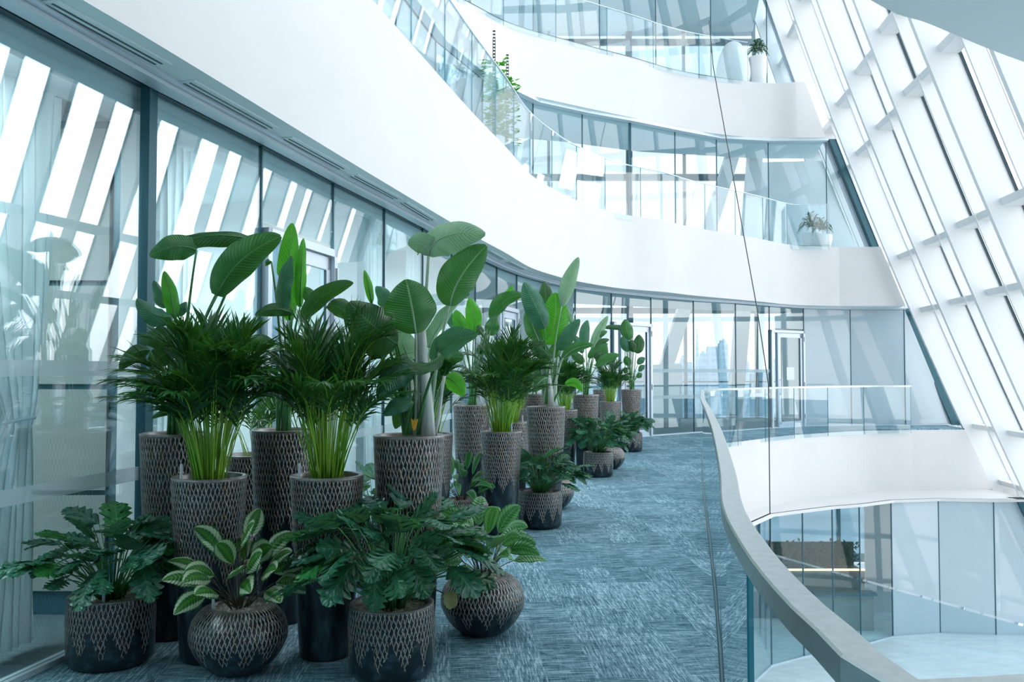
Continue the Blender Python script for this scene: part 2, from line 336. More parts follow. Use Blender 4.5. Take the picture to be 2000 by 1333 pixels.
def leaf_mat(name, c1, c2, rib, back=None, rough=.32, veins=22, trans=.25, edge=None, glow=None):
    """u runs across the blade, v along it"""
    m = bpy.data.materials.new(name); m.use_nodes = True; nt = m.node_tree; newnodes(nt)
    uv = N(nt, 'ShaderNodeUVMap'); sp = N(nt, 'ShaderNodeSeparateXYZ'); nt.links.new(uv.outputs[0], sp.inputs[0])
    au = math_(nt, 'ABSOLUTE', math_(nt, 'MULTIPLY_ADD', sp.outputs[0], 2.0, -1.0))
    tc = N(nt, 'ShaderNodeTexCoord'); nz = N(nt, 'ShaderNodeTexNoise', i_Scale=14.0, i_Detail=3.0); nt.links.new(tc.outputs['Object'], nz.inputs['Vector'])
    base = mixc(nt, ramp(nt, nz.outputs[0], [(.3, (0, 0, 0)), (.7, (1, 1, 1))]), c1, c2)
    vv = math_(nt, 'SINE', math_(nt, 'MULTIPLY', math_(nt, 'SUBTRACT', math_(nt, 'ADD', sp.outputs[1], math_(nt, 'MULTIPLY', nz.outputs[0], .02)), math_(nt, 'MULTIPLY', au, .16)), veins * 6.283))
    base = mixc(nt, math_(nt, 'MULTIPLY_ADD', vv, .06, .07, clamp=True), base, rib)
    if edge is not None:
        e1 = math_(nt, 'ADD', au, math_(nt, 'MULTIPLY', math_(nt, 'ADD', vv, math_(nt, 'MULTIPLY', nz.outputs[0], 6)), .03))
        base = mixc(nt, ramp(nt, e1, [(.50, (0, 0, 0)), (.60, (1, 1, 1))]), base, edge)
        base = mixc(nt, ramp(nt, e1, [(.90, (0, 0, 0)), (.98, (1, 1, 1))]), base, c1)
        if glow is not None: base = mixc(nt, ramp(nt, au, [(.06, (1, 1, 1)), (.30, (0, 0, 0))]), base, glow)
    base = mixc(nt, ramp(nt, au, [(.02, (1, 1, 1)), (.06, (0, 0, 0))]), base, rib)
    if back is not None:
        g = N(nt, 'ShaderNodeNewGeometry'); base = mixc(nt, math_(nt, 'MULTIPLY', g.outputs['Backfacing'], .8), base, back)
    p = N(nt, 'ShaderNodeBsdfPrincipled'); nt.links.new(base, p.inputs['Base Color']); p.inputs['Roughness'].default_value = rough; p.inputs['Specular IOR Level'].default_value = .5
    bp = N(nt, 'ShaderNodeBump', i_Strength=.35, i_Distance=.004); nt.links.new(vv, bp.inputs['Height']); nt.links.new(bp.outputs[0], p.inputs['Normal'])
    t = N(nt, 'ShaderNodeBsdfTranslucent'); nt.links.new(mixc(nt, .35, base, (.20, .55, .03)), t.inputs[0])
    mx = N(nt, 'ShaderNodeMixShader', i_0=trans); nt.links.new(p.outputs[0], mx.inputs[1]); nt.links.new(t.outputs[0], mx.inputs[2])
    o = N(nt, 'ShaderNodeOutputMaterial'); nt.links.new(mx.outputs[0], o.inputs[0]); return m
M['bop_dark'] = leaf_mat('glossy_dark_leaf', (.005, .055, .016), (.010, .095, .026), (.08, .26, .08), (.07, .21, .10))
M['bop_mid'] = leaf_mat('glossy_green_leaf', (.012, .125, .030), (.022, .175, .040), (.18, .40, .12), (.12, .28, .14))
M['bop_bright'] = leaf_mat('bright_young_leaf', (.030, .30, .010), (.05, .42, .015), (.25, .62, .08), (.10, .42, .05), trans=.45)
M['bop_teal'] = leaf_mat('bluish_leaf', (.016, .115, .065), (.035, .19, .12), (.14, .36, .24), (.10, .26, .18))
M['bop_pale'] = leaf_mat('pale_leaf_underside', (.20, .38, .24), (.28, .48, .32), (.30, .50, .16), (.22, .40, .28), rough=.5)
M['xan'] = leaf_mat('lobed_leaf', (.010, .085, .050), (.022, .15, .085), (.08, .26, .15), (.05, .17, .12), veins=9, trans=.2)
M['xan_light'] = leaf_mat('young_lobed_leaf', (.02, .22, .05), (.04, .30, .07), (.12, .42, .14), (.08, .3, .14), veins=9)
M['palm'] = leaf_mat('palm_leaflet', (.005, .055, .012), (.010, .105, .020), (.03, .16, .04), None, veins=1, trans=.22)
M['cal'] = leaf_mat('variegated_leaf', (.012, .12, .030), (.02, .17, .04), (.10, .28, .05), (.12, .25, .13), veins=10, edge=(.50, .60, .38), glow=(.07, .22, .02))
M['cal_green'] = leaf_mat('green_striped_leaf', (.012, .13, .035), (.025, .19, .05), (.14, .40, .12), (.10, .24, .13), veins=10, edge=(.13, .36, .14))
M['yellowed'] = leaf_mat('withered_leaf', (.50, .36, .17), (.62, .48, .28), (.5, .4, .25), None, veins=8)
M['stalk'] = mat('green_stalk', rough=.4, fn=noise_tint((.03, .16, .04), (.07, .25, .07), 12, 0, 3, (1, 1, .2)))
M['stalk_pale'] = mat('pale_stalk', rough=.45, fn=noise_tint((.22, .36, .24), (.34, .46, .34), 12, 0, 3, (1, 1, .2)))
M['trunk_white'] = mat('whitish_stem', rough=.5, fn=noise_tint((.42, .50, .46), (.66, .70, .68), 20, .2, 4, (1, 1, .12)))
M['cane'] = mat('palm_cane', rough=.38, fn=noise_tint((.09, .38, .02), (.38, .58, .06), 9, 0, 3, (1, 1, .35)))
M['dkstalk'] = mat('brown_stalk', (.05, .05, .03), .5)
M['hedge'] = mat('hedge_green', rough=.7, spec=.2, fn=noise_tint((.004, .045, .025), (.012, .10, .05), 9))
M['pink'] = mat('pink_bract', (.80, .45, .68), .5)
M['orange'] = mat('orange_bract', (.9, .42, .03), .5)
M['gauge'] = mat('gauge_plastic', (.55, .60, .62), .25)

# ================================================================== SETTING
STOREY = 5.12; HEAD = 3.44; FASC = 1.68
def FX(z, Y): return 12.5 - .445 * z + .0045 * z * z + .2 * (Y - 24)
def V2(px, py, z):
    g = G(px, py, z); return (g.x, g.y)

# plan curves (metres)
GW0 = [(-3.95, -3.3), (-3.62, -1.4), (-3.35, .1), (-3.07, 1.5), (-2.83, 2.85), (-2.59, 4.2)] + [V2(*p, HEAD) for p in
      [(292, 162), (510, 275), (650, 350), (750, 401), (825, 441), (882, 474), (928, 498), (970, 518), (1009, 533), (1060, 548), (1123, 562),
       (1194, 570), (1271, 578), (1354, 585), (1436, 590), (1502, 595.5), (1569, 600), (1660, 602), (1765, 602)]]
VE1_PX = [(1640, 598), (1552, 596), (1480, 589), (1360, 578), (1300, 571), (1208, 563), (1129, 550), (1088, 540), (1037, 523), (989, 495), (950, 474), (897, 444), (700, 326), (350, 112), (162, 0)]
VE1 = [V2(*p, HEAD) for p in VE1_PX] + [(-2.32, 3.5), (-2.2, 2.7), (-1.5, 2.25), (-.4, 2.55), (.8, 3.4), (1.87, 4.36), (2.24, 4.6), (3.0, 5.12), (4.6, 6.1), (6.5, 7.0)]
VE0 = [(6.0, 4.5), (3.0, 2.6), (1.5, 1.35), (.95, 1.12), (.64, 1.085), (.525, 1.05), (.470, 1.10), (.478, 1.265), (.487, 1.5), (.53, 1.9), (.63, 2.5), (.86, 3.5), (1.36, 5.8), (2.02, 9.0), (2.63, 12.0), (3.28, 15.0),
       (3.76, 17.2), (4.07, 18.4), (4.60, 19.35), (5.55, 20.4), (6.6, 21.6), (7.7, 22.5), (9.4, 23.6), (11.0, 24.0)]
VE2 = [(8.5, 25.75), (7.7, 25.85), (6.2, 25.4), (4.7, 24.7), (3.3, 23.7), (1.5, 22.5), (0, 21.4), (-.95, 20.2), (-1.9, 18.9), (-3, 16.8), (-3.8, 13.5), (-4.2, 9), (-4.2, 4), (-3, 0), (0, -1.5), (6, 0)]
GW1 = [(-3.9, 2), (-3.4, 5), (-3.0, 8), (-2.7, 10.5), (-2.4, 13), (-2.1, 15.5), (-1.6, 18), (-.7, 20.4)] + [V2(*p, STOREY + HEAD) for p in [(1041, 198), (1137, 219), (1230, 236), (1318, 254), (1399, 269), (1500, 274.5), (1613, 273.5)]]
GW2 = [(-4.6, 14), (-3.6, 17.5), (-2.4, 20.3), (-1.1, 22.4), (.6, 24.2), (2.6, 25.5), (4.4, 26.3), (6.2, 26.8), (8.0, 27.0)]
GWL = [(4.2, 17.2), (5.0, 18.7)] + [V2(*p, -FASC) for p in [(1504, 1004), (1567, 996), (1625, 989), (1678, 985), (1740, 977), (1832, 974), (1940, 976)]]

def slab(name, pts, z0, z1, m, side=None):
    """pts: plan points, or ('f', Y) for a point on the leaning facade"""
    def at(p, z): return Vector((FX(z, p[1]), p[1], z)) if p[0] == 'f' else Vector((p[0], p[1], z))
    from mathutils.geometry import tessellate_polygon
    lo = [at(p, z0) for p in pts]; hi = [at(p, z1) for p in pts]; n = len(pts)
    tr = tessellate_polygon([[Vector((v.x, v.y, 0)) for v in lo]])
    a2 = sum(lo[i].x * lo[(i + 1) % n].y - lo[(i + 1) % n].x * lo[i].y for i in range(n))
    fs = []; fm = []
    for t in tr:
        v = [lo[i] for i in t]; c = (v[1] - v[0]).cross(v[2] - v[0]).z
        up = tuple(t) if c > 0 else tuple(reversed(t))
        fs.append(tuple(reversed(up))); fs.append(tuple(i + n for i in up)); fm += [0, 0]
    for i in range(n):
        j = (i + 1) % n; f = (i, j, j + n, i + n); fs.append(f if a2 > 0 else tuple(reversed(f))); fm.append(1)
    o = meshobj(name, lo + hi, fs, None, mats=[m, side or m], fm=fm)
    return struct(o)

c0 = catmull(VE0, 16); c1 = catmull(VE1, 16); c2 = catmull(VE2, 20)
slab('floor_slab', [('f', 24.2)] + [tuple(p) for p in reversed(c0)] + [('f', 5.6), ('f', -3.6), (-9, -3.6), (-9, 29.2), ('f', 29.2)], -FASC, -.03, M['white'], M['white'])
lev1 = [('f', 24.6)] + [tuple(p) for p in c1] + [('f', 8), ('f', -3.6), (-9, -3.6), (-9, 23), (-1.2, 22.2), (.5, 23.0), (1.8, 23.9), (3.2, 24.7), (4.7, 25.7), (6.05, 26.5), (7.7, 26.9), ('f', 27.0)]
slab('ceiling', lev1, HEAD, STOREY, M['soffit'], M['white'])
lev2 = [('f', 25.75)] + [tuple(p) for p in c2] + [('f', 1.5), ('f', -3.6), (-9, -3.6), (-9, 25), (-2.5, 25), (1.5, 26.2), (4, 27.4), (8, 28.3), ('f', 28.3)]
slab('ceiling_upper', lev2, STOREY + HEAD, 2 * STOREY, M['soffit'], M['white'])
slab('ceiling_top', [('f', 26.4), (7.8, 26.4), (4, 25.4), (1, 23.6), (-1.5, 21.4), (-3, 19), (-5, 14), (-5.4, 6), (-9, 6), (-9, 31), ('f', 31)], 2 * STOREY + HEAD, 3 * STOREY, M['soffit'], M['white'])
slab('floor_lower', [('f', 31), ('f', -3.6), (-9, -3.6), (-9, 31)], -5.3, -5.12, M['marble'])

def offs(path, d):
    """path shifted to its left by d"""
    out = []
    for i, p in enumerate(path):
        a = Vector(path[max(i - 1, 0)]); b = Vector(path[min(i + 1, len(path) - 1)]); t = (b - a).normalized(); out.append((p[0] - t.y * d, p[1] + t.x * d))
    return out
g0 = [tuple(p) for p in GW0]
# floor finishes: carpet on the gallery, dark boards inside the rooms
slab('floor', [('f', 24.2)] + [tuple(p) for p in reversed(c0)] + [('f', 5.6), ('f', -3.6)] + g0 + [('f', 25.4)], -.03, 0, M['carpet'])
slab('floor_rooms', g0[::-1] + [(-9, -3.6), (-9, 29.2), ('f', 29.2), ('f', 25.6)], -.031, -.002, M['roomfloor'])

# ---------------------------------------------------------------- glazed walls
def glazing(name, pts, z0, z1, post=.03, doors=(), heavy=(), lean_end=None, bands=True, mname='glass', skip=(), frit=99, ext=.18):
    root = sempty(name)
    for i in range(len(pts) - 1):
        a, c = Vector(pts[i]), Vector(pts[i + 1]); t = (c - a).normalized()
        if i in skip: continue
        zt0 = z0
        if i in doors: zt0 = z0 + 2.76
        b = MB().wall(a + t * .012, c - t * .012, zt0 + .03, z1 - .03, .012); b.build('pane', M['fritted' if i >= frit else mname], root)
        if i >= frit: continue
        if bands and i not in doors:
            for zb in (1.555, .90):
                b = MB()
                b.wall(a + t * .02, c - t * .02, z0 + zb, z0 + zb + .085, .003, off=-.0085); b.build('frosted_band', M['band'], root)
    for i, p in enumerate(pts):
        if i in heavy: MB().box((p[0], p[1], (z0 + z1) / 2), (.06, .12, z1 - z0)).build('mullion', M['darkteal'], root)
        else: MB().box((p[0], p[1], (z0 + z1) / 2), (.022, post, z1 - z0), rz=math.atan2(Vector(pts[min(i + 1, len(pts) - 1)]).y - Vector(pts[max(i - 1, 0)]).y, Vector(pts[min(i + 1, len(pts) - 1)]).x - Vector(pts[max(i - 1, 0)]).x)).build('mullion', M['darkteal'], root)
    MB().sweep(pts, [(-.02, z1 - .045), (-.02, z1), (.03, z1), (.03, z1 - .045)]).build('head_frame', M['dark'], root)
    MB().sweep(pts, [(-.035, z0), (-.035, z0 + .03), (.035, z0 + .03), (.035, z0)]).build('sill_frame', M['trimgrey'], root)
    if lean_end:
        # last pane runs to the leaning facade: sloping right edge, then a dark strip drawn for the shaded gap
        p, Y = pts[-1], lean_end; b = MB(); th = .006
        q = lambda z: (FX(z, Y) - .03 + ext, Y)
        vs = []
        for z in (z0 + .03, z1 - .03):
            vs += [Vector((p[0] + .02, p[1] - th, z)), Vector((q(z)[0], q(z)[1] - th, z)), Vector((q(z)[0], q(z)[1] + th, z)), Vector((p[0] + .02, p[1] + th, z))]
        b.hexa(vs).build('pane', M['fritted' if frit < 99 else mname], root)
        b = MB(); vs = []
        for z in (z0, z1):
            x, y = q(z); vs += [Vector((x - .05, y - .10, z)), Vector((x + .38, y - .10, z)), Vector((x + .38, y + .10, z)), Vector((x - .05, y + .10, z))]
        b.hexa(vs).build('shade_strip', M['darkteal'], root)
        b = MB(); vs = []
        for z in (z0, z1):
            x, y = q(z); vs += [Vector((x - .10, y + .14, z)), Vector((x + .3, y + .14, z)), Vector((x + .3, y + .3, z)), Vector((x - .10, y + .3, z))]
        b.hexa(vs).build('reveal', M['frame'], root)
        xm = q(z1)[0]
        MB().wall(p, (xm, Y), z1 - .045, z1, .05).build('head_frame', M['dark'], root)
        MB().wall(p, (q(z0)[0], Y), z0, z0 + .03, .06).build('sill_frame', M['trimgrey'], root)
    return root
DOORS0 = (7, 13, 17, 21)
glazing('window_1', g0, 0, HEAD, doors=DOORS0, lean_end=25.75, frit=22, heavy=(6,))
glazing('window_2', [tuple(p) for p in GW1], STOREY, STOREY + HEAD, heavy=(10,), lean_end=26.0, bands=False, mname='glass_up')
glazing('window_3', GW2, 2 * STOREY, 2 * STOREY + HEAD, heavy=(3,), lean_end=27.1, bands=False, mname='glass_up')
glazing('window_4', [tuple(p) for p in GWL], -STOREY, -FASC, lean_end=22.4, bands=False, frit=6, ext=0, mname='glass_low')
b = MB(); b.sweep([(p[0], p[1]) for p in GWL] + [(13.3, 22.4)], [(-.10, -FASC - .06), (-.10, -FASC + .0), (2.0, -FASC + .0), (2.0, -FASC - .06)]); struct(b.build('trim_1', M['white']))

def door(name, a, c, z0=0, leaf_glass=True, paper=False):
    a, c = Vector((*a, 0)), Vector((*c, 0)); t = (c - a).normalized(); n = Vector((-t.y, t.x, 0)); H = 2.74; L = (c - a).length
    root = sempty(name)
    def P(s, z, o=0): v = a + t * s + n * o; return (v.x, v.y, z0 + z)
    rz = math.atan2(t.y, t.x)
    b = MB(); w = .07
    b.box(P(w / 2 + .02, H / 2), (w, .13, H), rz); b.box(P(L - w / 2 - .02, H / 2), (w, .13, H), rz); b.box(P(L / 2, H - w / 2), (L - .04, .13, w), rz)
    b.build('door_frame', M['frame_light'], root)
    MB().box(P(L * .21, H / 2), (.05, .09, H - .1), rz).build('side_post', M['frame'], root)
    lf = MB(); x0, x1 = L * .24, L - .10
    lf.box(P(x0 + .05, H / 2, 0), (.10, .05, H - .16), rz); lf.box(P(x1 - .05, H / 2, 0), (.10, .05, H - .16), rz)
    lf.box(P((x0 + x1) / 2, H - .14, 0), (x1 - x0, .05, .12), rz); lf.box(P((x0 + x1) / 2, .09, 0), (x1 - x0, .05, .16), rz)
    leaf = lf.build('door_leaf', M['frame_light'], root)
    g = MB(); g.box(P((x0 + x1) / 2, H / 2, 0), (x1 - x0 - .2, .012, H - .4), rz); g.build('glass_panel', M['glass'], leaf)
    g = MB(); g.box(P(L * .10 + .04, H / 2, 0), (L * .16 - .05, .012, H - .2), rz); g.build('side_light', M['glass'], root)
    for s in (x0 + .105, x1 - .105): MB().box(P(s, H / 2, -.02), (.018, .02, H - .42), rz).build('gasket', M['dark'], root)
    h = MB(); h.tube([P(x0 + .05, .95, -.03), P(x0 + .05, .95, -.08), P(x0 + .05, 1.35, -.08), P(x0 + .05, 1.35, -.03)], .012); h.build('door_handle', M['steel'], leaf)
    for z in (.3, 1.2, 2.5): MB().box(P(L - .05, z, -.07), (.03, .03, .13), rz).build('hinge', M['steel'], root)
    if paper: MB().box(P((x0 + x1) / 2, 1.52, -.012), (.34, .004, .36), rz).build('paper_notice', M['paper'], leaf)
    return root
for k, i in enumerate(DOORS0): door('door_%d' % (k + 1), g0[i], g0[i + 1], paper=(k == 3))

# head trims along the soffit
b = MB(); b.sweep(g0, [(-.16, HEAD - .05), (-.16, HEAD), (-.045, HEAD), (-.045, HEAD - .05)]); struct(b.build('trim_2', M['trimgrey']))
b = MB(); b.sweep(g0, [(-.21, HEAD - .022), (-.21, HEAD), (-.163, HEAD), (-.163, HEAD - .022)]); struct(b.build('trim_3', M['frame_light']))
g1 = [tuple(p) for p in GW1]
b = MB(); b.sweep(g1, [(-.25, STOREY + HEAD - .08), (-.25, STOREY + HEAD), (-.045, STOREY + HEAD), (-.045, STOREY + HEAD - .08)]); struct(b.build('trim_4', M['trimgrey']))

# slot diffusers in the soffit
VENT_PX = [((-60, -78), (82, -2)), ((86, 0), (316, 126)), ((360, 157), (530, 251)), ((556, 268), (670, 330)), ((686, 341), (774, 388)), ((784, 394), (843, 430)), ((950, 489), (982, 507)), ((990, 511), (1022, 526))]
VL = ['slot diffuser in the grey soffit cut by the picture corner', 'long slot diffuser in the soffit above the first curtained pane', 'slot diffuser in the soffit above the second curtained pane', 'slot diffuser in the soffit above the first grey door frame',
      'slot diffuser in the soffit just past the first door frame', 'short slot diffuser in the soffit above the pale upturned leaf', 'small slot diffuser where the soffit starts to curve', 'smallest slot diffuser on the curve of the soffit']
for (p, q), lb in zip(VENT_PX[1:], VL[1:]):
    a = G(*p, HEAD); c = G(*q, HEAD); t = (c - a); L = t.length; rz = math.atan2(t.y, t.x); mid = (a + c) / 2; n = Vector((-t.y, t.x, 0)).normalized()
    mid = mid - n * .0
    th = thing('ceiling_vent', lb, 'vent', mid, 'slot diffusers in the soffit', rz)
    MB().box((0, 0, -.004), (L, .14, .008)).build('frame', M['soffit'], th)
    for s in (-1, 1): MB().box((0, s * .022, -.0095), (L - .06, .013, .004)).build('slot', M['dark'], th)

# ---------------------------------------------------------------- balustrades
def balustrade(name, label, path, z0, step, zt=1.2, cap=(.06, .045), capmat='steel', off=0):
    pts = resample(catmull(path, 8), step); root = thing(name, label, 'balustrade', (pts[0].x, pts[0].y, z0), 'glass balustrades round the void')
    o = Vector((pts[0].x, pts[0].y, z0))
    for i in range(len(pts) - 1):
        # each pane bends with the edge: four short facets
        full = catmull([pts[max(i - 1, 0)], pts[i], pts[i + 1], pts[min(i + 2, len(pts) - 1)]], 4)
        a, c = pts[i], pts[i + 1]; t = (c - a).normalized(); a2, c2 = a + t * .004, c - t * .004
        b = MB(); b.wall(a2, c2, z0 - .12, z0 + zt - cap[1] * .6, .014); b.v = [v - o for v in b.v]; b.fm = [0, 0, 0, 1, 0, 1]
        b.build('glass_panel', None, root, mats=[M['glassb'], M['gedge']])
    sm = resample(catmull(path, 8), .12); hw, hh = cap[0] / 2, cap[1]
    b = MB(); b.sweep(sm, [(-hw, z0 + zt - hh), (-hw, z0 + zt - .004), (-hw + .004, z0 + zt), (hw - .004, z0 + zt), (hw, z0 + zt - .004), (hw, z0 + zt - hh)]); b.v = [v - o for v in b.v]
    b.build('handrail', M[capmat], root)
    b = MB(); b.sweep(sm, [(-.02, z0 - .0), (-.012, z0 + .006), (.012, z0 + .006), (.02, z0 - .0)]); b.v = [v - o for v in b.v]; b.build('base_channel', M['darkteal'], root)
    return root
B0 = offs(VE0, 0.0)[3:]; B0[-1] = (10.95, 23.95)
balustrade('glass_balustrade', 'nearest curved glass balustrade with a thick grey handrail beside the carpet', B0, 0, 1.45)
B1 = offs(VE1, -.04); e1 = [(8.9, 24.35)] + [p for p in B1[1:] ][:18]
balustrade('glass_balustrade', 'curved glass balustrade on the gallery one floor up with a slim rail', e1, STOREY, 1.25, zt=1.17, cap=(.03, .02), capmat='frame_light')
balustrade('glass_balustrade', 'glass balustrade on the topmost gallery at the top of the photo', [(7.05, 25.72)] + VE2[2:11], 2 * STOREY, 1.7, zt=1.2, cap=(.03, .02), capmat='frame_light')

# ---------------------------------------------------------------- leaning facade
root = sempty('wall_right')
FZ = [-5.3 + i * 1.3 for i in range(18)]; BAY = 2.65; FY = [24.35 + BAY * k for k in range(2, -11, -1)]
def ribbon(y0, y1, xi, xo, mi=0, z_from=-5.3):
    b = MB(); m = 4; vs = []; fs = []
    for z in FZ:
        vs += [Vector((FX(z, y0) + xi, y0, z)), Vector((FX(z, y0) + xo, y0, z)), Vector((FX(z, y1) + xo, y1, z)), Vector((FX(z, y1) + xi, y1, z))]
    for i in range(len(FZ) - 1):
        for k in range(4): fs.append((i * 4 + k, i * 4 + (k + 1) % 4, i * 4 + 4 + (k + 1) % 4, i * 4 + 4 + k))
    fs.append((0, 3, 2, 1)); e = (len(FZ) - 1) * 4; fs.append((e, e + 1, e + 2, e + 3)); return b.add(vs, fs)
for y in FY:
    ribbon(y - .07, y + .07, 0, .70).build('fin', M['fin'], root)
    ribbon(y - 1.14, y - 1.08, .32, .70).build('mullion', M['fin'], root)
    ribbon(y - .095, y - .07, .655, .71).build('gasket', M['dark'], root)
    ribbon(y - 1.08, y - .095, .68, .692).build('pane', M['glassf'], root)
    ribbon(y - BAY + .07, y - 1.14, .68, .692).build('pane', M['glassf'], root)
NZ = [-4.9, -3.4, -1.5, .05, 3.3, 4.78, 7.7, 9.1, 12.1, 13.6]
for y in FY:
    for z in NZ:
        b = MB(); y0, y1 = y - BAY + .07, y - .07; vs = []
        for zz in (z - .07, z + .07):
            vs += [Vector((FX(zz, y0) + .50, y0, zz)), Vector((FX(zz, y0) + .67, y0, zz)), Vector((FX(zz, y1) + .67, y1, zz)), Vector((FX(zz, y1) + .30, y1, zz))]
        b.hexa(vs).build('transom', M['fin'], root)
b = MB(); b.wall((-9, -3.6), (15, -3.6), -5.3, 3.44, .2); struct(b.build('wall_back', M['white']))

# ---------------------------------------------------------------- rooms behind the glass
b = MB(); b.wall((-6.0, -3.6), (-4.2, 24), -.0, 9 , .2); struct(b.build('wall_left', M['inner']))
inner = offs(g0[:17], .08)
# bulkhead that closes the rooms' lower ceiling behind the glass
b = MB(); b.sweep(inner, [(0, 3.24), (0, HEAD), (.25, HEAD), (.25, 3.24)]); struct(b.build('trim_6', M['inner']))
def part_wall(name, a, c, z0, z1, m, th=.14): b = MB(); b.wall(a, c, z0, z1, th); return struct(b.build(name, m))
nA = g0[16]; part_wall('wall_partition', (nA[0] - .10, nA[1] + .14), (-1.2, 29), 0, HEAD, M['white'])
part_wall('wall_partition_upper', (-1.0, 20.5), (-2.4, 29), STOREY, STOREY + HEAD, M['white'])
part_wall('wall_far_room', (8.6, 25.7), (8.9, 29.2), 0, HEAD, M['inner'])
b = MB(); b.wall((8.9, 27.4), (13.5, 27.0), 0, HEAD, .12); struct(b.build('wall_end_room', M['white']))
b = MB(); b.wall((9.9, 24.6), (15.6, 24.2), -STOREY, -FASC, .12); struct(b.build('wall_end_lower', M['white']))
b = MB(); b.wall((8.0, 28.9), (12, 28.5), STOREY, STOREY + HEAD, .12); struct(b.build('wall_end_upper', M['inner']))
# cross walls of the offices behind the first glazed wall
part_wall('wall_office_1', (-2.70, 6.25), (-5.6, 6.6), 0, 3.44, M['inner'], .2)
part_wall('wall_office_2', (-1.62, 9.3), (-5.3, 10.2), 0, 3.44, M['white'], .2)
part_wall('wall_office_3', (-.75, 13.2), (-5.0, 14.6), 0, 3.44, M['white'], .2)
b = MB(); b.box((-2.49, 5.80, 1.62), (.20, .16, 3.24)); struct(b.build('trim_7', M['white']))
# unseen fill lights added under the room ceilings to brighten rooms and soffit
def room_fill(x, y, z, sx_, sy_, W):
    l = bpy.data.lights.new('room_fill', 'AREA'); l.shape = 'RECTANGLE'; l.size = sx_; l.size_y = sy_; l.energy = W; l.color = (.90, .97, 1.0)
    o = bpy.data.objects.new('room_fill', l); link(o); o.location = (x, y, z)
for (x, y, k) in ((-3.6, 4.0, .85), (-3.6, 1.0, .6), (-3.4, 7.6, 1), (-2.8, 11.6, 1.1), (-2.6, 15.5, 1.2)): room_fill(x, y, 3.22, 1.2, 1.6, FILL_W * k)
# built-in cabinet seen through the first pane
cb = thing('storage_cabinet', 'tall grey built-in cabinet with dark shadow joints behind the first pane', 'cabinet', (-3.60, 5.85, 0))
MB().box((0, .02, 1.62), (2.02, .30, 3.24)).build('carcass', M['darkteal'], cb)
zs = [.14, .79, 1.48, 2.16, 3.20]
for j in range(4):
    for (xa, xb) in ((-1.0, -.06), (-.02, .955)):
        MB().box(((xa + xb) / 2, -.145, (zs[j] + zs[j + 1]) / 2), (xb - xa, .03, zs[j + 1] - zs[j] - .035)).build('door_panel', M['innerc'], cb)

def curtain(label, edge, y_a, off_, z_top, z_bot, fold=.035, nf=9, seed=0):
    """edge(z) -> (near Y, far Y) of the cloth; it hangs a little behind the glass"""
    rnd = random.Random(seed); nz, nu = 26, nf * 8; vs = []; fs = []; ph = [rnd.uniform(-.5, .5) for _ in range(nu + 1)]
    def wx(Y):
        for i in range(len(g0) - 1):
            if g0[i][1] <= Y <= g0[i + 1][1]:
                t = (Y - g0[i][1]) / (g0[i + 1][1] - g0[i][1]); return g0[i][0] + t * (g0[i + 1][0] - g0[i][0])
        return g0[-1][0]
    for k in range(nz + 1):
        z = z_bot + (z_top - z_bot) * k / nz; a, c = edge(z)
        for j in range(nu + 1):
            u = j / nu; Y = a + (c - a) * u
            x = wx(Y) - off_ + fold * math.sin(u * nf * 2 * math.pi + ph[j] * .4) + .01 * math.sin(u * 21 + z * 2)
            vs.append(Vector((x, Y + .012 * math.sin(u * nf * 4 * math.pi + 1), z)))
    for k in range(nz):
        for j in range(nu): a = k * (nu + 1) + j; fs.append((a, a + 1, a + nu + 2, a + nu + 1))
    org = vs[0].copy(); org.z = z_bot
    o = meshobj('curtain', vs, fs, M['curtain'], smooth=True, origin=org)
    return tag(o, label, 'curtain', 'sheer curtains behind the glass')
def lerp(a, b, t): return a + (b - a) * t
def ed1(z):
    if z > 1.3: s = ((z - 1.3) / 1.9); return (lerp(4.72, 4.0, s ** .6), lerp(4.96, 5.17, s ** .45))
    s = (1.3 - z) / 1.3; return (lerp(4.72, 4.35, s ** .6), lerp(4.96, 5.02, s ** .5))
ct = curtain('long sheer curtain tied back at waist height, at the left edge of the photo', ed1, 0, .30, 3.22, .05, seed=1)
b = MB(); b.tube([(-2.755, 4.70, 1.30), (-2.705, 4.94, 1.32), (-2.80, 4.955, 1.31), (-2.86, 4.70, 1.29), (-2.755, 4.70, 1.30)], .012)
b.v = [v - ct.location for v in b.v]; b.build('tie_back', M['curtain'], ct)
curtain('narrow white curtain hanging just right of the first dark mullion', lambda z: (5.86, 6.50), 0, .28, 3.22, .05, fold=.03, nf=7, seed=2)
curtain('white curtain hanging behind the pane just after the first door', lambda z: (9.45, 10.5), 0, .28, 3.22, .05, fold=.03, nf=9, seed=3)
curtain('white curtain in the glass room beyond the second bay of doors', lambda z: (11.3, 12.0), 0, .28, 3.22, .05, fold=.03, nf=8, seed=4)

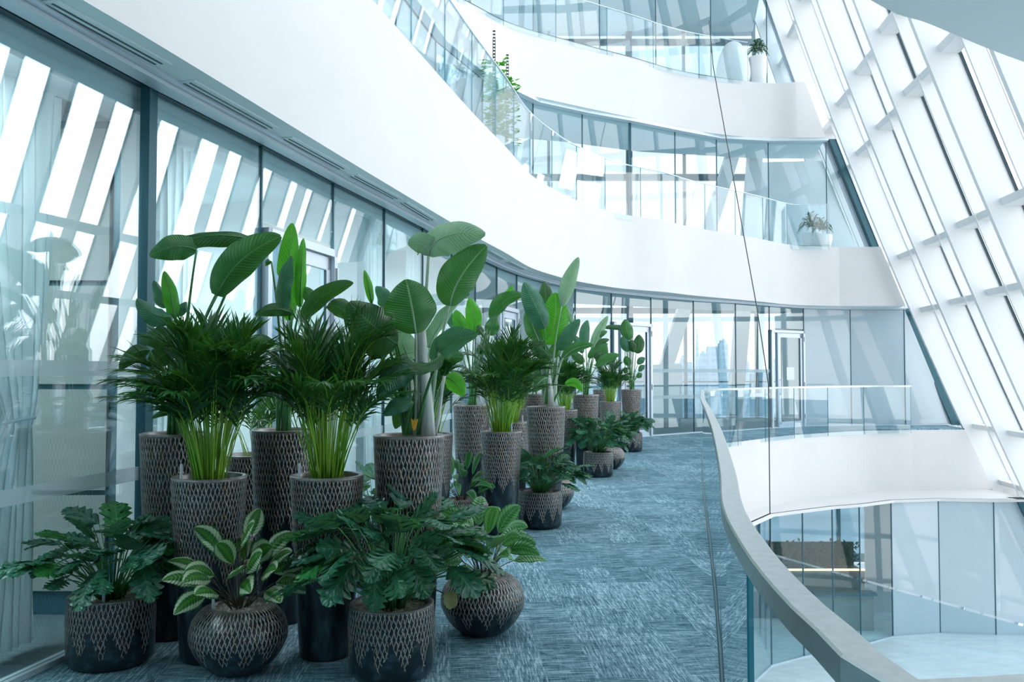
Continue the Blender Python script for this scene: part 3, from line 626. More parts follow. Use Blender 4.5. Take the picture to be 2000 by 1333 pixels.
# outer north windows beyond the far rooms: leaning white columns, dark transoms
root = sempty('window_5')
YO = 30.6
for z, hh in ((3.72, .20), (8.45, .22), (13.3, .2), (-.2, .3), (-4.9, .3)): MB().box((5, YO, z), (17, .16, hh)).build('transom', M['darkteal'], root)
for x in (-3, -.2, 1.3, 4.15, 6.1, 8.6, 11.4): MB().box((x, YO, 4.5), (.10 if x != 4.15 else .22, .14, 20)).build('mullion', M['darkteal'], root)
MB().box((5, YO + .05, 4.5), (17, .02, 20)).build('pane', M['glassf'], root)
MB().box((5, YO - .3, 1.22), (17, .05, .05)).build('guard_rail', M['darkteal'], root)
for px_t, px_b in (((1345, 575), (1262, 840)), ((1452, 585), (1432, 840))):
    b = MB(); a = D(*px_b, 28.6); c = D(*px_t, 28.6); d = (c - a) / (c.z - a.z); a = a + d * (-.02 - a.z); c = a + d * 10.0
    vs = []
    for p in (a, c): vs += [p + Vector((-.22, -.2, 0)), p + Vector((.22, -.2, 0)), p + Vector((.22, .2, 0)), p + Vector((-.22, .2, 0))]
    struct(b.hexa(vs).build('wall_column', M['fin']))
p0 = D(1296, 770, 26.5); wb = thing('white_screen', 'plain white board standing behind the glass left of the far glass corner', 'screen', (p0.x, 26.5, 0))
MB().box((0, 0, .98), (1.15, .06, 1.62)).build('board', M['paper'], wb)
for s in (-.45, .45): MB().box((s, 0, .085), (.05, .35, .17)).build('foot', M['frame'], wb)

# hanging cable
a = D(1393, 130, 22.5); c = D(1478, 600, 20.6); e = D(1501, 752, 20.3)
o = MB().tube([D(1385, 40, 22.8), a, c, e, D(1504, 1000, 19.9) - Vector((0, 0, 2.2))], .013, 5).build('steel_cable', M['black'], origin=e); tag(o, 'thin dark steel cable hanging down through the atrium', 'cable')

# ---------------------------------------------------------------- lower level behind glass
pl = thing('green_wall_planter', 'dark green planting above a warm light strip on the floor below', 'planter', (7.3, 24.0, -5.12))
MB().box((0, 0, 1.05), (4.4, .7, .55)).build('box', mat('pale_stone', (.26, .24, .21), .6), pl)
MB().box((0, -.36, 1.36), (4.4, .03, .05)).build('light_strip', M['led'], pl)
MB().box((0, .1, .39), (4.2, .4, .78)).build('plinth', M['darkteal'], pl); MB().box((0, .3, 1.65), (4.3, .08, .66)).build('backing', M['hedge'], pl)
rnd = random.Random(4); b = MB()
for i in range(900):
    p = Vector((rnd.uniform(-2.15, 2.15), rnd.uniform(-.3, .3), rnd.uniform(1.38, 2.0))); d = Vector((rnd.uniform(-1, 1), rnd.uniform(-1, .4), rnd.uniform(-.6, 1))).normalized() * .12
    s = d.cross(Vector((rnd.uniform(-1, 1), rnd.uniform(-1, 1), .5))).normalized() * .035
    b.add([p, p + d * .5 + s, p + d, p + d * .5 - s], [(0, 1, 2, 3)], [(.5, 0), (1, .5), (.5, 1), (0, .5)])
b.build('foliage', M['hedge'], pl)
dk = thing('reception_desk', 'low dark counter behind the glass on the floor below', 'desk', (8.6, 22.9, -5.12))
MB().box((0, 0, .95), (1.6, .6, .06)).build('counter_top', M['darkteal'], dk); MB().box((0, .05, .46), (1.5, .45, .92)).build('front_panel', M['innerc'], dk)

# ================================================================== PLANTERS
def lathe(prof, n=64, hscale=None):
    """profile of (r, z); returns MB with uv (u round, v height share)"""
    b = MB(); vs = []; uv = []; fs = []; z0 = prof[0][1]; zt = max(p[1] for p in prof)
    for (r, z) in prof:
        for k in range(n + 1):
            a = 2 * math.pi * k / n; vs.append((r * math.cos(a), r * math.sin(a), z)); uv.append((k / n, z / zt))
    for i in range(len(prof) - 1):
        for k in range(n): a = i * (n + 1) + k; fs.append((a, a + 1, a + n + 2, a + n + 1))
    fs.append(tuple(range(n - 1, -1, -1)))
    return b.add(vs, fs, uv)
def smoothprof(kp, n=10):
    c = catmull(kp, n); return [(max(.001, p[0]), max(0, p[1])) for p in c]
POT = {}
def pot_meshes(kind):
    if kind in POT: return POT[kind]
    if kind == 'low':
        H, Rr = .37, .215; body = smoothprof([(.185, 0), (.212, .018), (.222, .06), (.226, .15), (.228, .25), (.224, .33), (.219, .362)], 6); m = M['pot_low']
    elif kind == 'bowl':
        H, Rr = .345, .150; body = smoothprof([(.10, 0), (.135, .012), (.20, .07), (.245, .15), (.254, .20), (.238, .27), (.195, .325), (.165, .343)], 7); m = M['pot_bowl']
    elif kind == 't100':
        H, Rr = 1.0, .20; body = smoothprof([(.130, 0), (.142, .015), (.150, .08), (.165, .35), (.182, .62), (.194, .82), (.202, .985)], 7); m = M['pot_tall']
    else:
        H, Rr = 1.21, .205; body = smoothprof([(.132, 0), (.145, .015), (.153, .10), (.170, .45), (.187, .75), (.199, 1.0), (.207, 1.195)], 7); m = M['pot_tall']
    rt = body[-1][0]
    bb = lathe(body); rim = lathe([(rt, body[-1][1]), (rt + .002, H - .004), (rt - .004, H), (rt - .022, H), (rt - .027, H - .006), (rt - .030, H - .05), (rt - .030, H - .11)])
    rim.f = rim.f[:-1]; rim.fm = rim.fm[:-1]
    gz = H - (.035 if kind != 'bowl' else .02); g = MB(); rr = rt - .029; rnd = random.Random(3); vs = [(0, 0, gz + .008)]; fs = []; nr, na = 7, 28
    for i in range(1, nr + 1):
        for k in range(na):
            a = 2 * math.pi * k / na; r = rr * i / nr; vs.append((r * math.cos(a), r * math.sin(a), gz + rnd.uniform(-.006, .008)))
    for k in range(na): fs.append((0, 1 + k, 1 + (k + 1) % na))
    for i in range(nr - 1):
        for k in range(na): a = 1 + i * na + k; c = 1 + i * na + (k + 1) % na; fs.append((a, a + na, c + na, c))
    g.add(vs, fs)
    for i in range(150):
        a, r = rnd.uniform(0, 6.28), rr * .96 * math.sqrt(rnd.random()); s = rnd.uniform(.004, .008); c = Vector((r * math.cos(a), r * math.sin(a), gz + .006))
        g.add([c + Vector((s, 0, 0)), c + Vector((0, s, 0)), c - Vector((s, 0, 0)), c - Vector((0, s, 0)), c + Vector((0, 0, s)), c - Vector((0, 0, s))],
              [(0, 1, 4), (1, 2, 4), (2, 3, 4), (3, 0, 4), (1, 0, 5), (2, 1, 5), (3, 2, 5), (0, 3, 5)])
    POT[kind] = (bb, rim, g, m, H, rt); return POT[kind]
MESH = {}
def shared(key, name, mb, m, parent, smooth=True):
    if key in MESH: o = bpy.data.objects.new(name, MESH[key]); return link(o, parent)
    o = mb.build(name, m, parent, smooth); MESH[key] = o.data; return o
def potted(name, label, group, kind, loc, rz, gauge=None, scale=1.0):
    bb, rim, g, m, H, rt = pot_meshes(kind)
    root = thing(name, label, 'potted plant', (loc[0], loc[1], 0), group)
    body = shared(kind + 'b', 'planter', bb, m, root); body.rotation_euler.z = rz
    r = shared(kind + 'r', 'rim', rim, M['rim'], body)
    shared(kind + 'g', 'gravel', g, M['gravel'], root, False)
    if gauge:
        ax, ay = gauge; q = MB(); q.tube([(ax, ay, H - .06), (ax, ay, H + .075)], .008, 8); q.tube([(ax, ay, H - .03), (ax, ay, H - .01)], .016, 8); q.build('water_gauge', M['gauge'], root)
    return root, H, rt

# ------------------------------------------------------------------ leaves
def bez(a, b, c, t): return a * (1 - t) ** 2 + b * 2 * t * (1 - t) + c * t * t
def blade(mb, base, ctrl, tip, width, side, fold=.35, wave=.12, nv=16, nu=3, prof=None, seed=0, mi=0, curl=0.0, notch=()):
    rnd = random.Random(seed); ph = rnd.uniform(0, 6.28); L = (tip - base).length; vs = []; uv = []; fs = []
    prof = prof or (lambda t: max(.0, math.sin(math.pi * min(1, .04 + .955 * t ** .92))) ** .55)
    for i in range(nv + 1):
        t = i / nv; p = bez(base, ctrl, tip, t); T = (bez(base, ctrl, tip, min(1, t + .01)) - bez(base, ctrl, tip, max(0, t - .01))).normalized()
        s = (side - T * side.dot(T)); s = s.normalized() if s.length > 1e-6 else T.orthogonal().normalized(); n = T.cross(s)
        hw = width / 2 * prof(t)
        for j in range(-nu, nu + 1):
            u = j / nu; f = fold * abs(u); h = hw
            for (nt_, sd, dp_) in notch:
                if sd * u > 0: h = hw * (1 - dp_ * max(0, 1 - abs(t - nt_) / .05) * abs(u))
            lx = math.cos(f) * u * h; lz = math.sin(f) * abs(u) * h + curl * h * u * u + wave * hw * math.sin(t * 13 + ph + (1.7 if u < 0 else 0)) * u * u
            vs.append(p + s * lx + n * lz); uv.append((.5 + .5 * u, t))
    m = 2 * nu + 1
    for i in range(nv):
        for j in range(m - 1): a = i * m + j; fs.append((a, a + 1, a + m + 1, a + m))
    mb.add(vs, fs, uv, mi); return mb
def viewside(base, tip, roll, o=None):
    T = (tip - base).normalized(); view = (Vector((0, 0, EYE)) - (base + tip) / 2).normalized()
    s = T.cross(view); s = s.normalized() if s.length > 1e-4 else Vector((1, 0, 0))
    return Matrix.Rotation(R(roll), 3, T) @ s

def bird(label, group, kind, px, Y, leaves, seed=0, trunk=None, gauge=None, extras=None):
    """leaves: (base px, ctrl px or None, tip px, width px, roll, material key, depth at base, depth at tip[, root offset])"""
    c = D(px, 800, Y); root, H, rt = potted('potted_bird_of_paradise', label, group, kind, (c.x, Y), seed * 1.3, gauge)
    O = Vector((c.x, Y, 0)); rnd = random.Random(seed); ppm = FPX / Y
    for i, L in enumerate(leaves):
        (bx, by), cp, (tx, ty), wpx, roll, mk, db, dt = L[:8]
        B = D(bx, by, Y + db); T = D(tx, ty, Y + dt); C = D(cp[0], cp[1], Y + (db + dt) / 2 - .03) if cp else (B + T) / 2 + Vector((0, -.02, .06 * (T - B).length))
        sd = viewside(B, T, roll); mb = MB()
        nt_ = [(rnd.uniform(.2, .85), rnd.choice((-1, 1)), rnd.uniform(.1, .35))] if wpx * (B - T).length > 18 else []
        blade(mb, B - O, C - O, T - O, wpx / ppm, sd, fold=rnd.uniform(.28, .62), wave=.15, nv=24, nu=4, seed=seed * 50 + i, notch=nt_)
        lf = mb.build('leaf', M[mk], root, True)
        # stalk: from the pot, up and out, runs on as the midrib
        s0 = O + Vector((rnd.uniform(-.05, .05), rnd.uniform(-.05, .05), H - .03)); dirL = (bez(B, C, T, .08) - B).normalized()
        if len(L) > 8: s0 = D(L[8][0], L[8][1], Y)
        m1 = s0 + (B - s0) * .5; m1.z += .12 * (B.z - s0.z); m1.x = s0.x + (B.x - s0.x) * .30; m1.y = s0.y + (B.y - s0.y) * .30
        pts = [bez(s0, m1, B, k / 10) for k in range(11)]
        r0 = .010 if kind in ('t120', 't100') else .008
        st = MB(); st.tube([p - O for p in pts], [r0 * (1.25 - .65 * k / 10) for k in range(11)], 6)
        rib = [bez(B, C, T, k / 8 * .9) for k in range(9)]
        st.tube([p - O for p in rib], [r0 * (.6 - .5 * k / 8) for k in range(9)], 5)
        st.build('stalk', M['stalk_pale' if mk in ('bop_pale', 'bop_mid') and (trunk) else 'stalk'], lf, True)
    if trunk:
        for k, (x0, y0, x1, y1, w0, w1) in enumerate(trunk):
            a, e = D(x0, y0, Y + .02 * k), D(x1, y1, Y + .02 * k); a.z = min(a.z, H - .02); st = MB()
            st.tube([a - O, a.lerp(e, .35) - O + Vector((.006, 0, 0)), a.lerp(e, .7) - O, e - O], [w0 / ppm / 2, (w0 * .6 + w1 * .4) / ppm / 2, (w0 * .25 + w1 * .75) / ppm / 2, w1 / ppm / 2], 8)
            st.build('stem', M['trunk_white'], root, True)
    return root, O, H

# ------------------------------------------------------------------ areca palm
def palm_meshes(seed, n=40, h_c=.36, top=.93, spread=.43, nl=18, lw=.0080):
    rnd = random.Random(seed); canes = MB(); fr = MB()
    for i in range(n):
        az = rnd.uniform(0, 6.28); r0 = .08 * math.sqrt(rnd.random()); o_ = Vector((math.cos(az), math.sin(az), 0)); e_ = o_ * (r0 + rnd.uniform(.02, .16)) + Vector((0, 0, h_c * rnd.uniform(.9, 1.5)))
        canes.tube([o_ * r0, (o_ * r0).lerp(e_, .5) - o_ * .01, e_], [.0036, .003, .002], 5)
    for i in range(n):
        az = rnd.uniform(0, 6.28); q = math.sqrt((i + .5) / n); r0 = .085 * math.sqrt(rnd.random()); p0 = Vector((r0 * math.cos(az), r0 * math.sin(az), 0))
        out = Vector((math.cos(az), math.sin(az), 0)); az2 = az + rnd.uniform(-.6, .6); out2 = Vector((math.cos(az2), math.sin(az2), 0))
        hc = h_c * rnd.uniform(.75, 1.3); p1 = p0 + out * (.02 + .09 * q) + Vector((0, 0, hc))
        end = p1 + out2 * (spread * (.12 + .88 * q ** 1.3)) + Vector((0, 0, (top - hc) * (1.02 - .78 * q ** 1.5) * rnd.uniform(.8, 1.05)))
        mid = p1 + out2 * (spread * .22 * q) + Vector((0, 0, (end.z - p1.z) * .75 + .05))
        cp = p0.lerp(p1, .55) - out * .012
        pts = [bez(p0, cp, p1, k / 6) for k in range(7)]
        canes.tube(pts, [.0046 * (1.1 - .5 * k / 6) for k in range(7)], 5)
        rach = [bez(p1, mid, end, k / 8) for k in range(9)]; canes.tube(rach, [.0034 * (1.0 - .75 * k / 8) for k in range(9)], 4)
        for k in range(nl):
            t = .02 + .98 * (k + .5) / nl; p = bez(p1, mid, end, t); T = (bez(p1, mid, end, min(1, t + .02)) - bez(p1, mid, end, t - .02)).normalized()
            sv = T.cross(Vector((0, 0, 1))); sv = sv.normalized() if sv.length > .05 else Vector((-out2.y, out2.x, 0))
            up = sv.cross(T)
            for sd in (-1, 1):
                ll = .235 * (math.sin(math.pi * (.18 + .74 * t)) ** .7) * rnd.uniform(.8, 1.15)
                d = (sv * sd * (.62 - .35 * t) + T * (.72 + .3 * t) + up * rnd.uniform(.05, .30)).normalized()
                d2 = (d + Vector((0, 0, -1)) * rnd.uniform(.25, .75) * (.5 + 1.0 * q)).normalized()
                a = p; c_ = p + d * ll * .5; e = c_ + d2 * ll * .5
                wv = d.cross(up); wv = wv.normalized() if wv.length > .01 else T
                wv = (wv + up * rnd.uniform(-.5, .5)).normalized(); w_ = lw * rnd.uniform(.8, 1.2); vs = []; uv = []
                for (tt, ww) in ((0, .35), (.33, 1.0), (.68, .8), (1, .05)):
                    pp = bez(a, c_, e, tt); vs += [pp - wv * w_ * ww, pp + wv * w_ * ww]; uv += [(0.1, tt), (.9, tt)]
                fr.add(vs, [(0, 1, 3, 2), (2, 3, 5, 4), (4, 5, 7, 6)], uv)
    return canes, fr
def palm(label, group, px, Y, rz, var, scale=1.0, gauge=None, kind='t100'):
    c = D(px, 800, Y); root, H, rt = potted('potted_areca_palm', label, group, kind, (c.x, Y), rz, gauge)
    seeds = {'a': (11, 52), 'b': (23, 52), 'c': (31, 40), 'd': (5, 10)}
    sd, n = seeds[var]; key = 'palm' + var
    if key + 'c' not in MESH:
        cm, fm_ = palm_meshes(sd, n, **({'h_c': .25, 'top': .6, 'spread': .3, 'nl': 12} if var == 'd' else {}))
    else: cm = fm_ = None
    ca = shared(key + 'c', 'canes', cm, M['cane'], root); fo = shared(key + 'f', 'fronds', fm_, M['palm'], root)
    for o in (ca, fo): o.location = (0, 0, H - .035); o.rotation_euler.z = rz * 1.7; o.scale = (scale, scale, scale)
    return root

# ------------------------------------------------------------------ lobed philodendron
def lobed(mb, base, tip, droop, side, W, seed=0):
    rnd = random.Random(seed); L = (tip - base).length; n = 44; ctrl = (base + tip) / 2 + Vector((0, 0, droop * L)); vs = []; uv = []; fs = []; nl = 5.2
    for i in range(n + 1):
        t = i / n; p = bez(base, ctrl, tip, t); T = (bez(base, ctrl, tip, min(1, t + .01)) - bez(base, ctrl, tip, max(0, t - .01))).normalized()
        s = (side - T * side.dot(T)).normalized(); nn = T.cross(s)
        env = math.sin(math.pi * (.10 + .88 * t) ** .80) ** .75 if t < 1 else 0
        saw = (t * nl) % 1.0; lobe = (.30 + .70 * math.sin(math.pi * saw) ** .7) if t < .87 else 1
        hw = W / 2 * max(0.02, env) * lobe
        fw = .30 * W * (1 if t < .86 else .3) * env
        for j, u in enumerate((-1, -.5, 0, .5, 1)):
            au = abs(u); q = p + s * u * hw + T * (au * au * fw * .9) + nn * (hw * (.30 * au - .25 * au * au) + .02 * W * math.sin(t * 40 + seed) * au)
            vs.append(q); uv.append((.5 + .5 * u, t))
    for i in range(n):
        for j in range(4): a = i * 5 + j; fs.append((a, a + 1, a + 6, a + 5))
    mb.add(vs, fs, uv)
def xan_meshes(seed, n=42, R0=.30, Hh=.40):
    rnd = random.Random(seed); fo = MB(); st = MB(); yo = MB()
    for i in range(n):
        az = i * 2.39996 + rnd.uniform(-.35, .35); q = ((i + .5) / n) ** .6; out = Vector((math.cos(az), math.sin(az), 0))
        p0 = out * rnd.uniform(.01, .06); el = 1.50 - .98 * q + rnd.uniform(-.12, .12); ln = (Hh * .95) * rnd.uniform(.75, 1.1) * (.9 + .1 * q)
        p1 = p0 + out * math.cos(el) * ln * 1.02 + Vector((0, 0, math.sin(el) * ln))
        m = p0.lerp(p1, .5) + Vector((0, 0, .05)) - out * .02
        st.tube([bez(p0, m, p1, k / 5) for k in range(6)], [.0036, .0034, .0032, .003, .0028, .0025], 4)
        LL = rnd.uniform(.15, .23); ang = el - rnd.uniform(.55, 1.35); d = out * math.cos(ang) + Vector((0, 0, math.sin(ang))); d = (d + Vector((-out.y, out.x, 0)) * rnd.uniform(-.5, .5)).normalized()
        side = d.cross(Vector((0, 0, 1)) + out * .3); side = Matrix.Rotation(rnd.uniform(-.5, .5), 3, d) @ side.normalized()
        tgt = yo if i % 14 == 3 else fo
        lobed(tgt, p1, p1 + d * LL, .10, side, LL * rnd.uniform(.66, .82), seed * 100 + i)
        st.tube([p1, p1 + d * LL * .5 + Vector((0, 0, .045 * LL)), p1 + d * LL * .85 + Vector((0, 0, .02 * LL))], [.0025, .0016, .0006], 4)
    return fo, st, yo
def xan(label, group, px, Y, rz, var, scale=1.0, gauge=None, kind='low'):
    c = D(px, 800, Y); root, H, rt = potted('potted_philodendron', label, group, kind, (c.x, Y), rz, gauge)
    key = 'xan' + var
    ms = xan_meshes({'a': 3, 'b': 8, 'c': 14}[var], {'a': 84, 'b': 96, 'c': 60}[var]) if key + 'f' not in MESH else (None,) * 3
    for nm, suf, mb, m in (('foliage', 'f', ms[0], 'xan'), ('stalks', 's', ms[1], 'stalk'), ('young_leaves', 'y', ms[2], 'xan_light')):
        o = shared(key + suf, nm, mb, M[m], root); o.location = (0, 0, H - .03); o.rotation_euler.z = rz * 2.1; o.scale = (scale, scale, scale * (1.2 if var == 'b' else 1.04))
    return root

# ------------------------------------------------------------------ calathea
def oval(t): return max(0, math.sin(math.pi * min(1, .03 + .96 * t ** .85))) ** .75
def calathea(label, group, px, Y, rz, seed, mk, n=20, hh=.30, sp=.22, leafL=.165, leafW=.085, flower=None, gauge=None, droop=.5):
    c = D(px, 800, Y); root, H, rt = potted('potted_calathea', label, group, 'bowl', (c.x, Y), rz, gauge); rnd = random.Random(seed); z0 = H - .02
    for i in range(n):
        az = i * 2.39996 + seed + rnd.uniform(-.3, .3); q = ((i + .6) / n) ** .7; out = Vector((math.cos(az), math.sin(az), 0)); p0 = out * rnd.uniform(.01, .05) + Vector((0, 0, z0))
        top = hh * (1.02 - .75 * q) * rnd.uniform(.85, 1.1); p1 = p0 + out * (sp * (.12 + .62 * q)) + Vector((0, 0, top))
        st = MB(); st.tube([bez(p0, p0.lerp(p1, .5) + Vector((0, 0, .03)), p1, k / 4) for k in range(5)], [.0032, .003, .0028, .0026, .0024], 5)
        ang = 1.15 - 1.25 * q - droop * rnd.uniform(-.3, .7); LL = leafL * rnd.uniform(.85, 1.15); d = (out * math.cos(ang) + Vector((0, 0, math.sin(ang))) + Vector((-out.y, out.x, 0)) * rnd.uniform(-.35, .35)).normalized()
        side = d.cross(Vector((-.1 * math.copysign(1, c.x), -1.0, .75)) + out * .2).normalized(); side = Matrix.Rotation(rnd.uniform(-.55, .55), 3, d) @ side
        tip = p1 + d * LL; ctrl = p1 + d * LL * .5 + Vector((0, 0, LL * .18 * (1 + droop))); mb = MB()
        blade(mb, p1, ctrl, tip, leafW * rnd.uniform(.85, 1.15), side, fold=.22, wave=.06, nv=12, nu=4, prof=oval, seed=seed * 31 + i)
        lf = mb.build('leaf', M[mk], root, True); st.build('stalk', M['dkstalk'], lf, True)
    if flower:
        fx, fz = flower; f = MB(); st = MB(); st.tube([(0, 0, z0), (fx * .5, -.02, z0 + fz * .6), (fx, -.03, z0 + fz)], .0025, 5); so = st.build('flower_stalk', M['dkstalk'], root)
        for k in range(5):
            a = k * 1.2566; o = Vector((math.cos(a), math.sin(a), 0)); b0 = Vector((fx, -.03, z0 + fz)); blade(f, b0, b0 + o * .006 + Vector((0, 0, .02)), b0 + o * .020 + Vector((0, 0, .038)), .014, Vector((-o.y, o.x, 0)), nv=6, nu=1, prof=oval, seed=k)
        f.build('flower', M['pink'], so, True)
    return root

# ================================================================== PLANTS
GL, GB, GT, GP = 'low planters of philodendron along the walkway', 'round planters of calathea', 'tall planters of bird of paradise', 'tall planters of areca palm'
# front row
xan('lobed-leaf philodendron in a low carved planter, the one standing against the first glass pane', GL, 224, 4.80, .4, 'a', 1.02, gauge=(.03, -.16))
calathea('cream-edged calathea with a pink flower in a round planter', GB, 471, 4.66, 1.0, 5, 'cal', n=34, hh=.34, sp=.27, leafL=.185, leafW=.115, flower=(.075, .36), gauge=(-.11, -.08))
xan('large philodendron in the low planter nearest the camera, with one withered leaf', GL, 767, 4.62, 2.2, 'b', 1.14)
wl = MB(); q0 = bpy.data.objects['potted_philodendron.001'].location; B_ = D(868, 1160, 4.45); T_ = D(882, 1190, 4.36); blade(wl, B_ - q0, (B_ + T_) / 2 - q0 + Vector((.02, 0, .01)), T_ - q0, .085, viewside(B_, T_, 20), seed=4)
o = wl.build('withered_leaf', M['yellowed'], bpy.data.objects['potted_philodendron.001'], True); o['label'] = 'withered tan leaf'
st = MB(); st.tube([B_ - q0, Vector((.08, -.08, .52)), Vector((.03, 0, .36))], .003, 4); st.build('stalk', M['dkstalk'], o)
calathea('green-striped calathea in the round planter standing out on the carpet', GB, 943, 5.33, 2.6, 9, 'cal_green', n=30, hh=.36, sp=.26, leafL=.20, leafW=.105, flower=(.02, .42), droop=.8)
palm('areca palm in a tall carved planter directly behind the cream-edged calathea', GP, 411, 4.86, .3, 'a', 1.0, gauge=(-.12, -.10))
palm('areca palm in a tall planter just left of the plant with the thickest whitish stem', GP, 640, 4.92, 2.0, 'b', 1.0, gauge=(-.13, -.11))
# big bird of paradise, behind the front row
bird('bird of paradise with a thick whitish stem and a pale upturned leaf reaching the soffit', GT, 't120', 799, 5.12, [
    ((836, 500), (846, 446), (948, 457), 78, -18, 'bop_pale', 0, -.05, (822, 850)),
    ((838, 500), (835, 470), (797, 478), 52, -18, 'bop_pale', 0, -.02, (822, 850)),
    ((878, 598), (885, 545), (950, 480), 86, 12, 'bop_mid', .05, .0, (838, 850)),
    ((812, 652), (806, 600), (793, 546), 112, 8, 'bop_mid', -.12, -.16, (812, 850)),
    ((776, 672), (740, 655), (682, 590), 96, 15, 'bop_dark', -.05, -.15, (800, 850)),
    ((726, 592), (722, 560), (712, 528), 20, 10, 'bop_bright', .15, .15, (795, 850)),
    ((758, 612), (752, 590), (734, 560), 46, -25, 'bop_teal', .12, .10, (795, 850)),
    ((846, 706), (872, 660), (932, 655), 54, 20, 'bop_teal', .05, -.05, (835, 850)),
    ((862, 694), (825, 735), (790, 694), 46, 60, 'bop_dark', -.18, -.22, (815, 850)),
    ((818, 728), (775, 700), (738, 782), 66, 10, 'bop_teal', -.02, -.12, (800, 850)),
    ((868, 738), (885, 735), (906, 774), 44, 5, 'bop_bright', .1, .05, (840, 850)),
    ((806, 786), (775, 785), (748, 812), 34, 15, 'bop_teal', -.12, -.15, (790, 850)),
    ((800, 705), (790, 680), (776, 640), 56, 0, 'bop_pale', .2, .2, (810, 850)),
    ((838, 680), (850, 640), (900, 585), 40, 40, 'bop_pale', .16, .14, (838, 850)),
    ((745, 700), (740, 680), (712, 662), 44, 10, 'bop_dark', .1, .05, (790, 850)),
    ((786, 770), (790, 790), (772, 838), 44, 0, 'bop_dark', .12, .1, (790, 850))], 3,
    trunk=((836, 852, 824, 640, 30, 14), (820, 852, 814, 640, 18, 10), (806, 852, 800, 730, 10, 7), (848, 852, 868, 735, 9, 6)))
q0 = bpy.data.objects['potted_bird_of_paradise']; B_ = D(808, 842, 5.0) - q0.location; T_ = D(810, 818, 5.0) - q0.location; fl = MB()
for k in range(3): blade(fl, B_, (B_ + T_) / 2, T_ + Vector((.02 * (k - 1), 0, 0)), .022, Vector((1, 0, 0)), nv=6, nu=1, prof=oval, seed=k)
fl.build('orange_bract', M['orange'], q0, True)
# tallest back left
bird('bird of paradise with one long arched leaf, standing against the first dark mullion', GT, 't120', 345, 5.28, [
    ((498, 470), (400, 440), (292, 497), 46, 35, 'bop_dark', .0, -.1),
    ((384, 489), (345, 470), (292, 500), 54, 12, 'bop_mid', -.08, -.12),
    ((424, 578), (455, 500), (549, 462), 74, 10, 'bop_mid', -.10, -.14),
    ((430, 560), (430, 510), (520, 476), 50, -20, 'bop_dark', -.02, -.05),
    ((341, 622), (336, 575), (321, 530), 32, 10, 'bop_bright', -.05, -.05),
    ((336, 618), (300, 628), (268, 583), 44, 20, 'bop_teal', -.08, -.14),
    ((326, 600), (310, 590), (300, 548), 32, -10, 'bop_teal', .03, .03),
    ((342, 618), (355, 612), (364, 590), 26, 10, 'bop_teal', 0, 0),
    ((346, 676), (315, 645), (272, 668), 50, 15, 'bop_dark', -.05, -.1),
    ((292, 684), (260, 680), (233, 722), 36, 10, 'bop_dark', -.1, -.15),
    ((345, 690), (310, 685), (296, 725), 46, 0, 'bop_dark', -.02, -.05),
    ((326, 746), (295, 740), (262, 770), 22, 20, 'bop_dark', -.05, -.1),
    ((350, 770), (320, 755), (303, 790), 34, 0, 'bop_dark', 0, 0),
    ((352, 806), (320, 800), (296, 818), 16, 0, 'bop_dark', 0, 0)], 5)
bird('bird of paradise with upright folded young leaves before the first grey door frame', GT, 't120', 556, 5.6, [
    ((566, 626), (560, 520), (571, 436), 46, 8, 'bop_bright', 0, .0),
    ((552, 612), (540, 560), (569, 500), 40, -30, 'bop_teal', -.06, -.06),
    ((586, 600), (588, 540), (593, 466), 26, 25, 'bop_bright', .03, .03),
    ((590, 628), (620, 570), (690, 553), 40, 15, 'bop_dark', -.03, -.08),
    ((638, 600), (665, 590), (688, 628), 46, 5, 'bop_dark', -.03, -.05),
    ((617, 592), (605, 580), (592, 560), 28, 0, 'bop_mid', .05, .05),
    ((572, 612), (535, 595), (498, 616), 28, 10, 'bop_dark', -.05, -.1),
    ((530, 512), (524, 508), (518, 520), 13, 0, 'bop_mid', 0, 0),
    ((600, 690), (640, 655), (662, 700), 44, 0, 'bop_dark', 0, 0),
    ((540, 690), (500, 650), (470, 690), 40, 0, 'bop_dark', 0, 0)], 7)
palm('small thin areca palm in the dark planter glimpsed between two tall planters at left', GP, 500, 6.15, 1.0, 'd', .9)
palm('areca palm half hidden behind the white-stemmed bird of paradise', GP, 843, 8.2, 4.0, 'c', .85)
xan('dark lobed-leaf philodendron half hidden by the wall, left of the white-stemmed bird of paradise', GL, 735, 6.6, 1.2, 'c', 1.1)
# second group
calathea('drooping calathea in a round planter tucked behind the largest philodendron', GB, 900, 8.5, 3.3, 12, 'cal_green', n=24, hh=.32, sp=.24, leafL=.20, leafW=.07, droop=1.5)
bird('bird of paradise with two bright upright leaves, just left of the dense mid-row palm', GT, 't120', 921, 9.75, [
    ((908, 652), (896, 630), (890, 606), 30, 0, 'bop_bright', -.05, -.05),
    ((925, 652), (930, 620), (917, 582), 36, 5, 'bop_bright', 0, 0),
    ((963, 626), (970, 580), (1022, 577), 34, 20, 'bop_mid', 0, -.05),
    ((968, 610), (985, 590), (1001, 558), 24, -10, 'bop_bright', .05, .05),
    ((955, 655), (962, 640), (966, 618), 30, 0, 'bop_mid', -.05, -.05),
    ((896, 646), (885, 630), (868, 606), 22, 0, 'bop_teal', 0, 0),
    ((945, 645), (938, 640), (932, 655), 26, 0, 'bop_dark', 0, 0),
    ((905, 700), (880, 690), (860, 712), 30, 0, 'bop_dark', 0, 0),
    ((930, 690), (950, 672), (975, 690), 26, 0, 'bop_dark', 0, 0)], 11)
palm('dense areca palm in a tall planter mid row, left of the second white-stemmed plant', GP, 979, 8.55, 5.1, 'b', 1.05, gauge=(.1, -.1))
palm('areca palm whose planter rim shows just behind the dense mid-row palm', GP, 1000, 10.1, 3.1, 'c', .8, gauge=(.12, -.1))
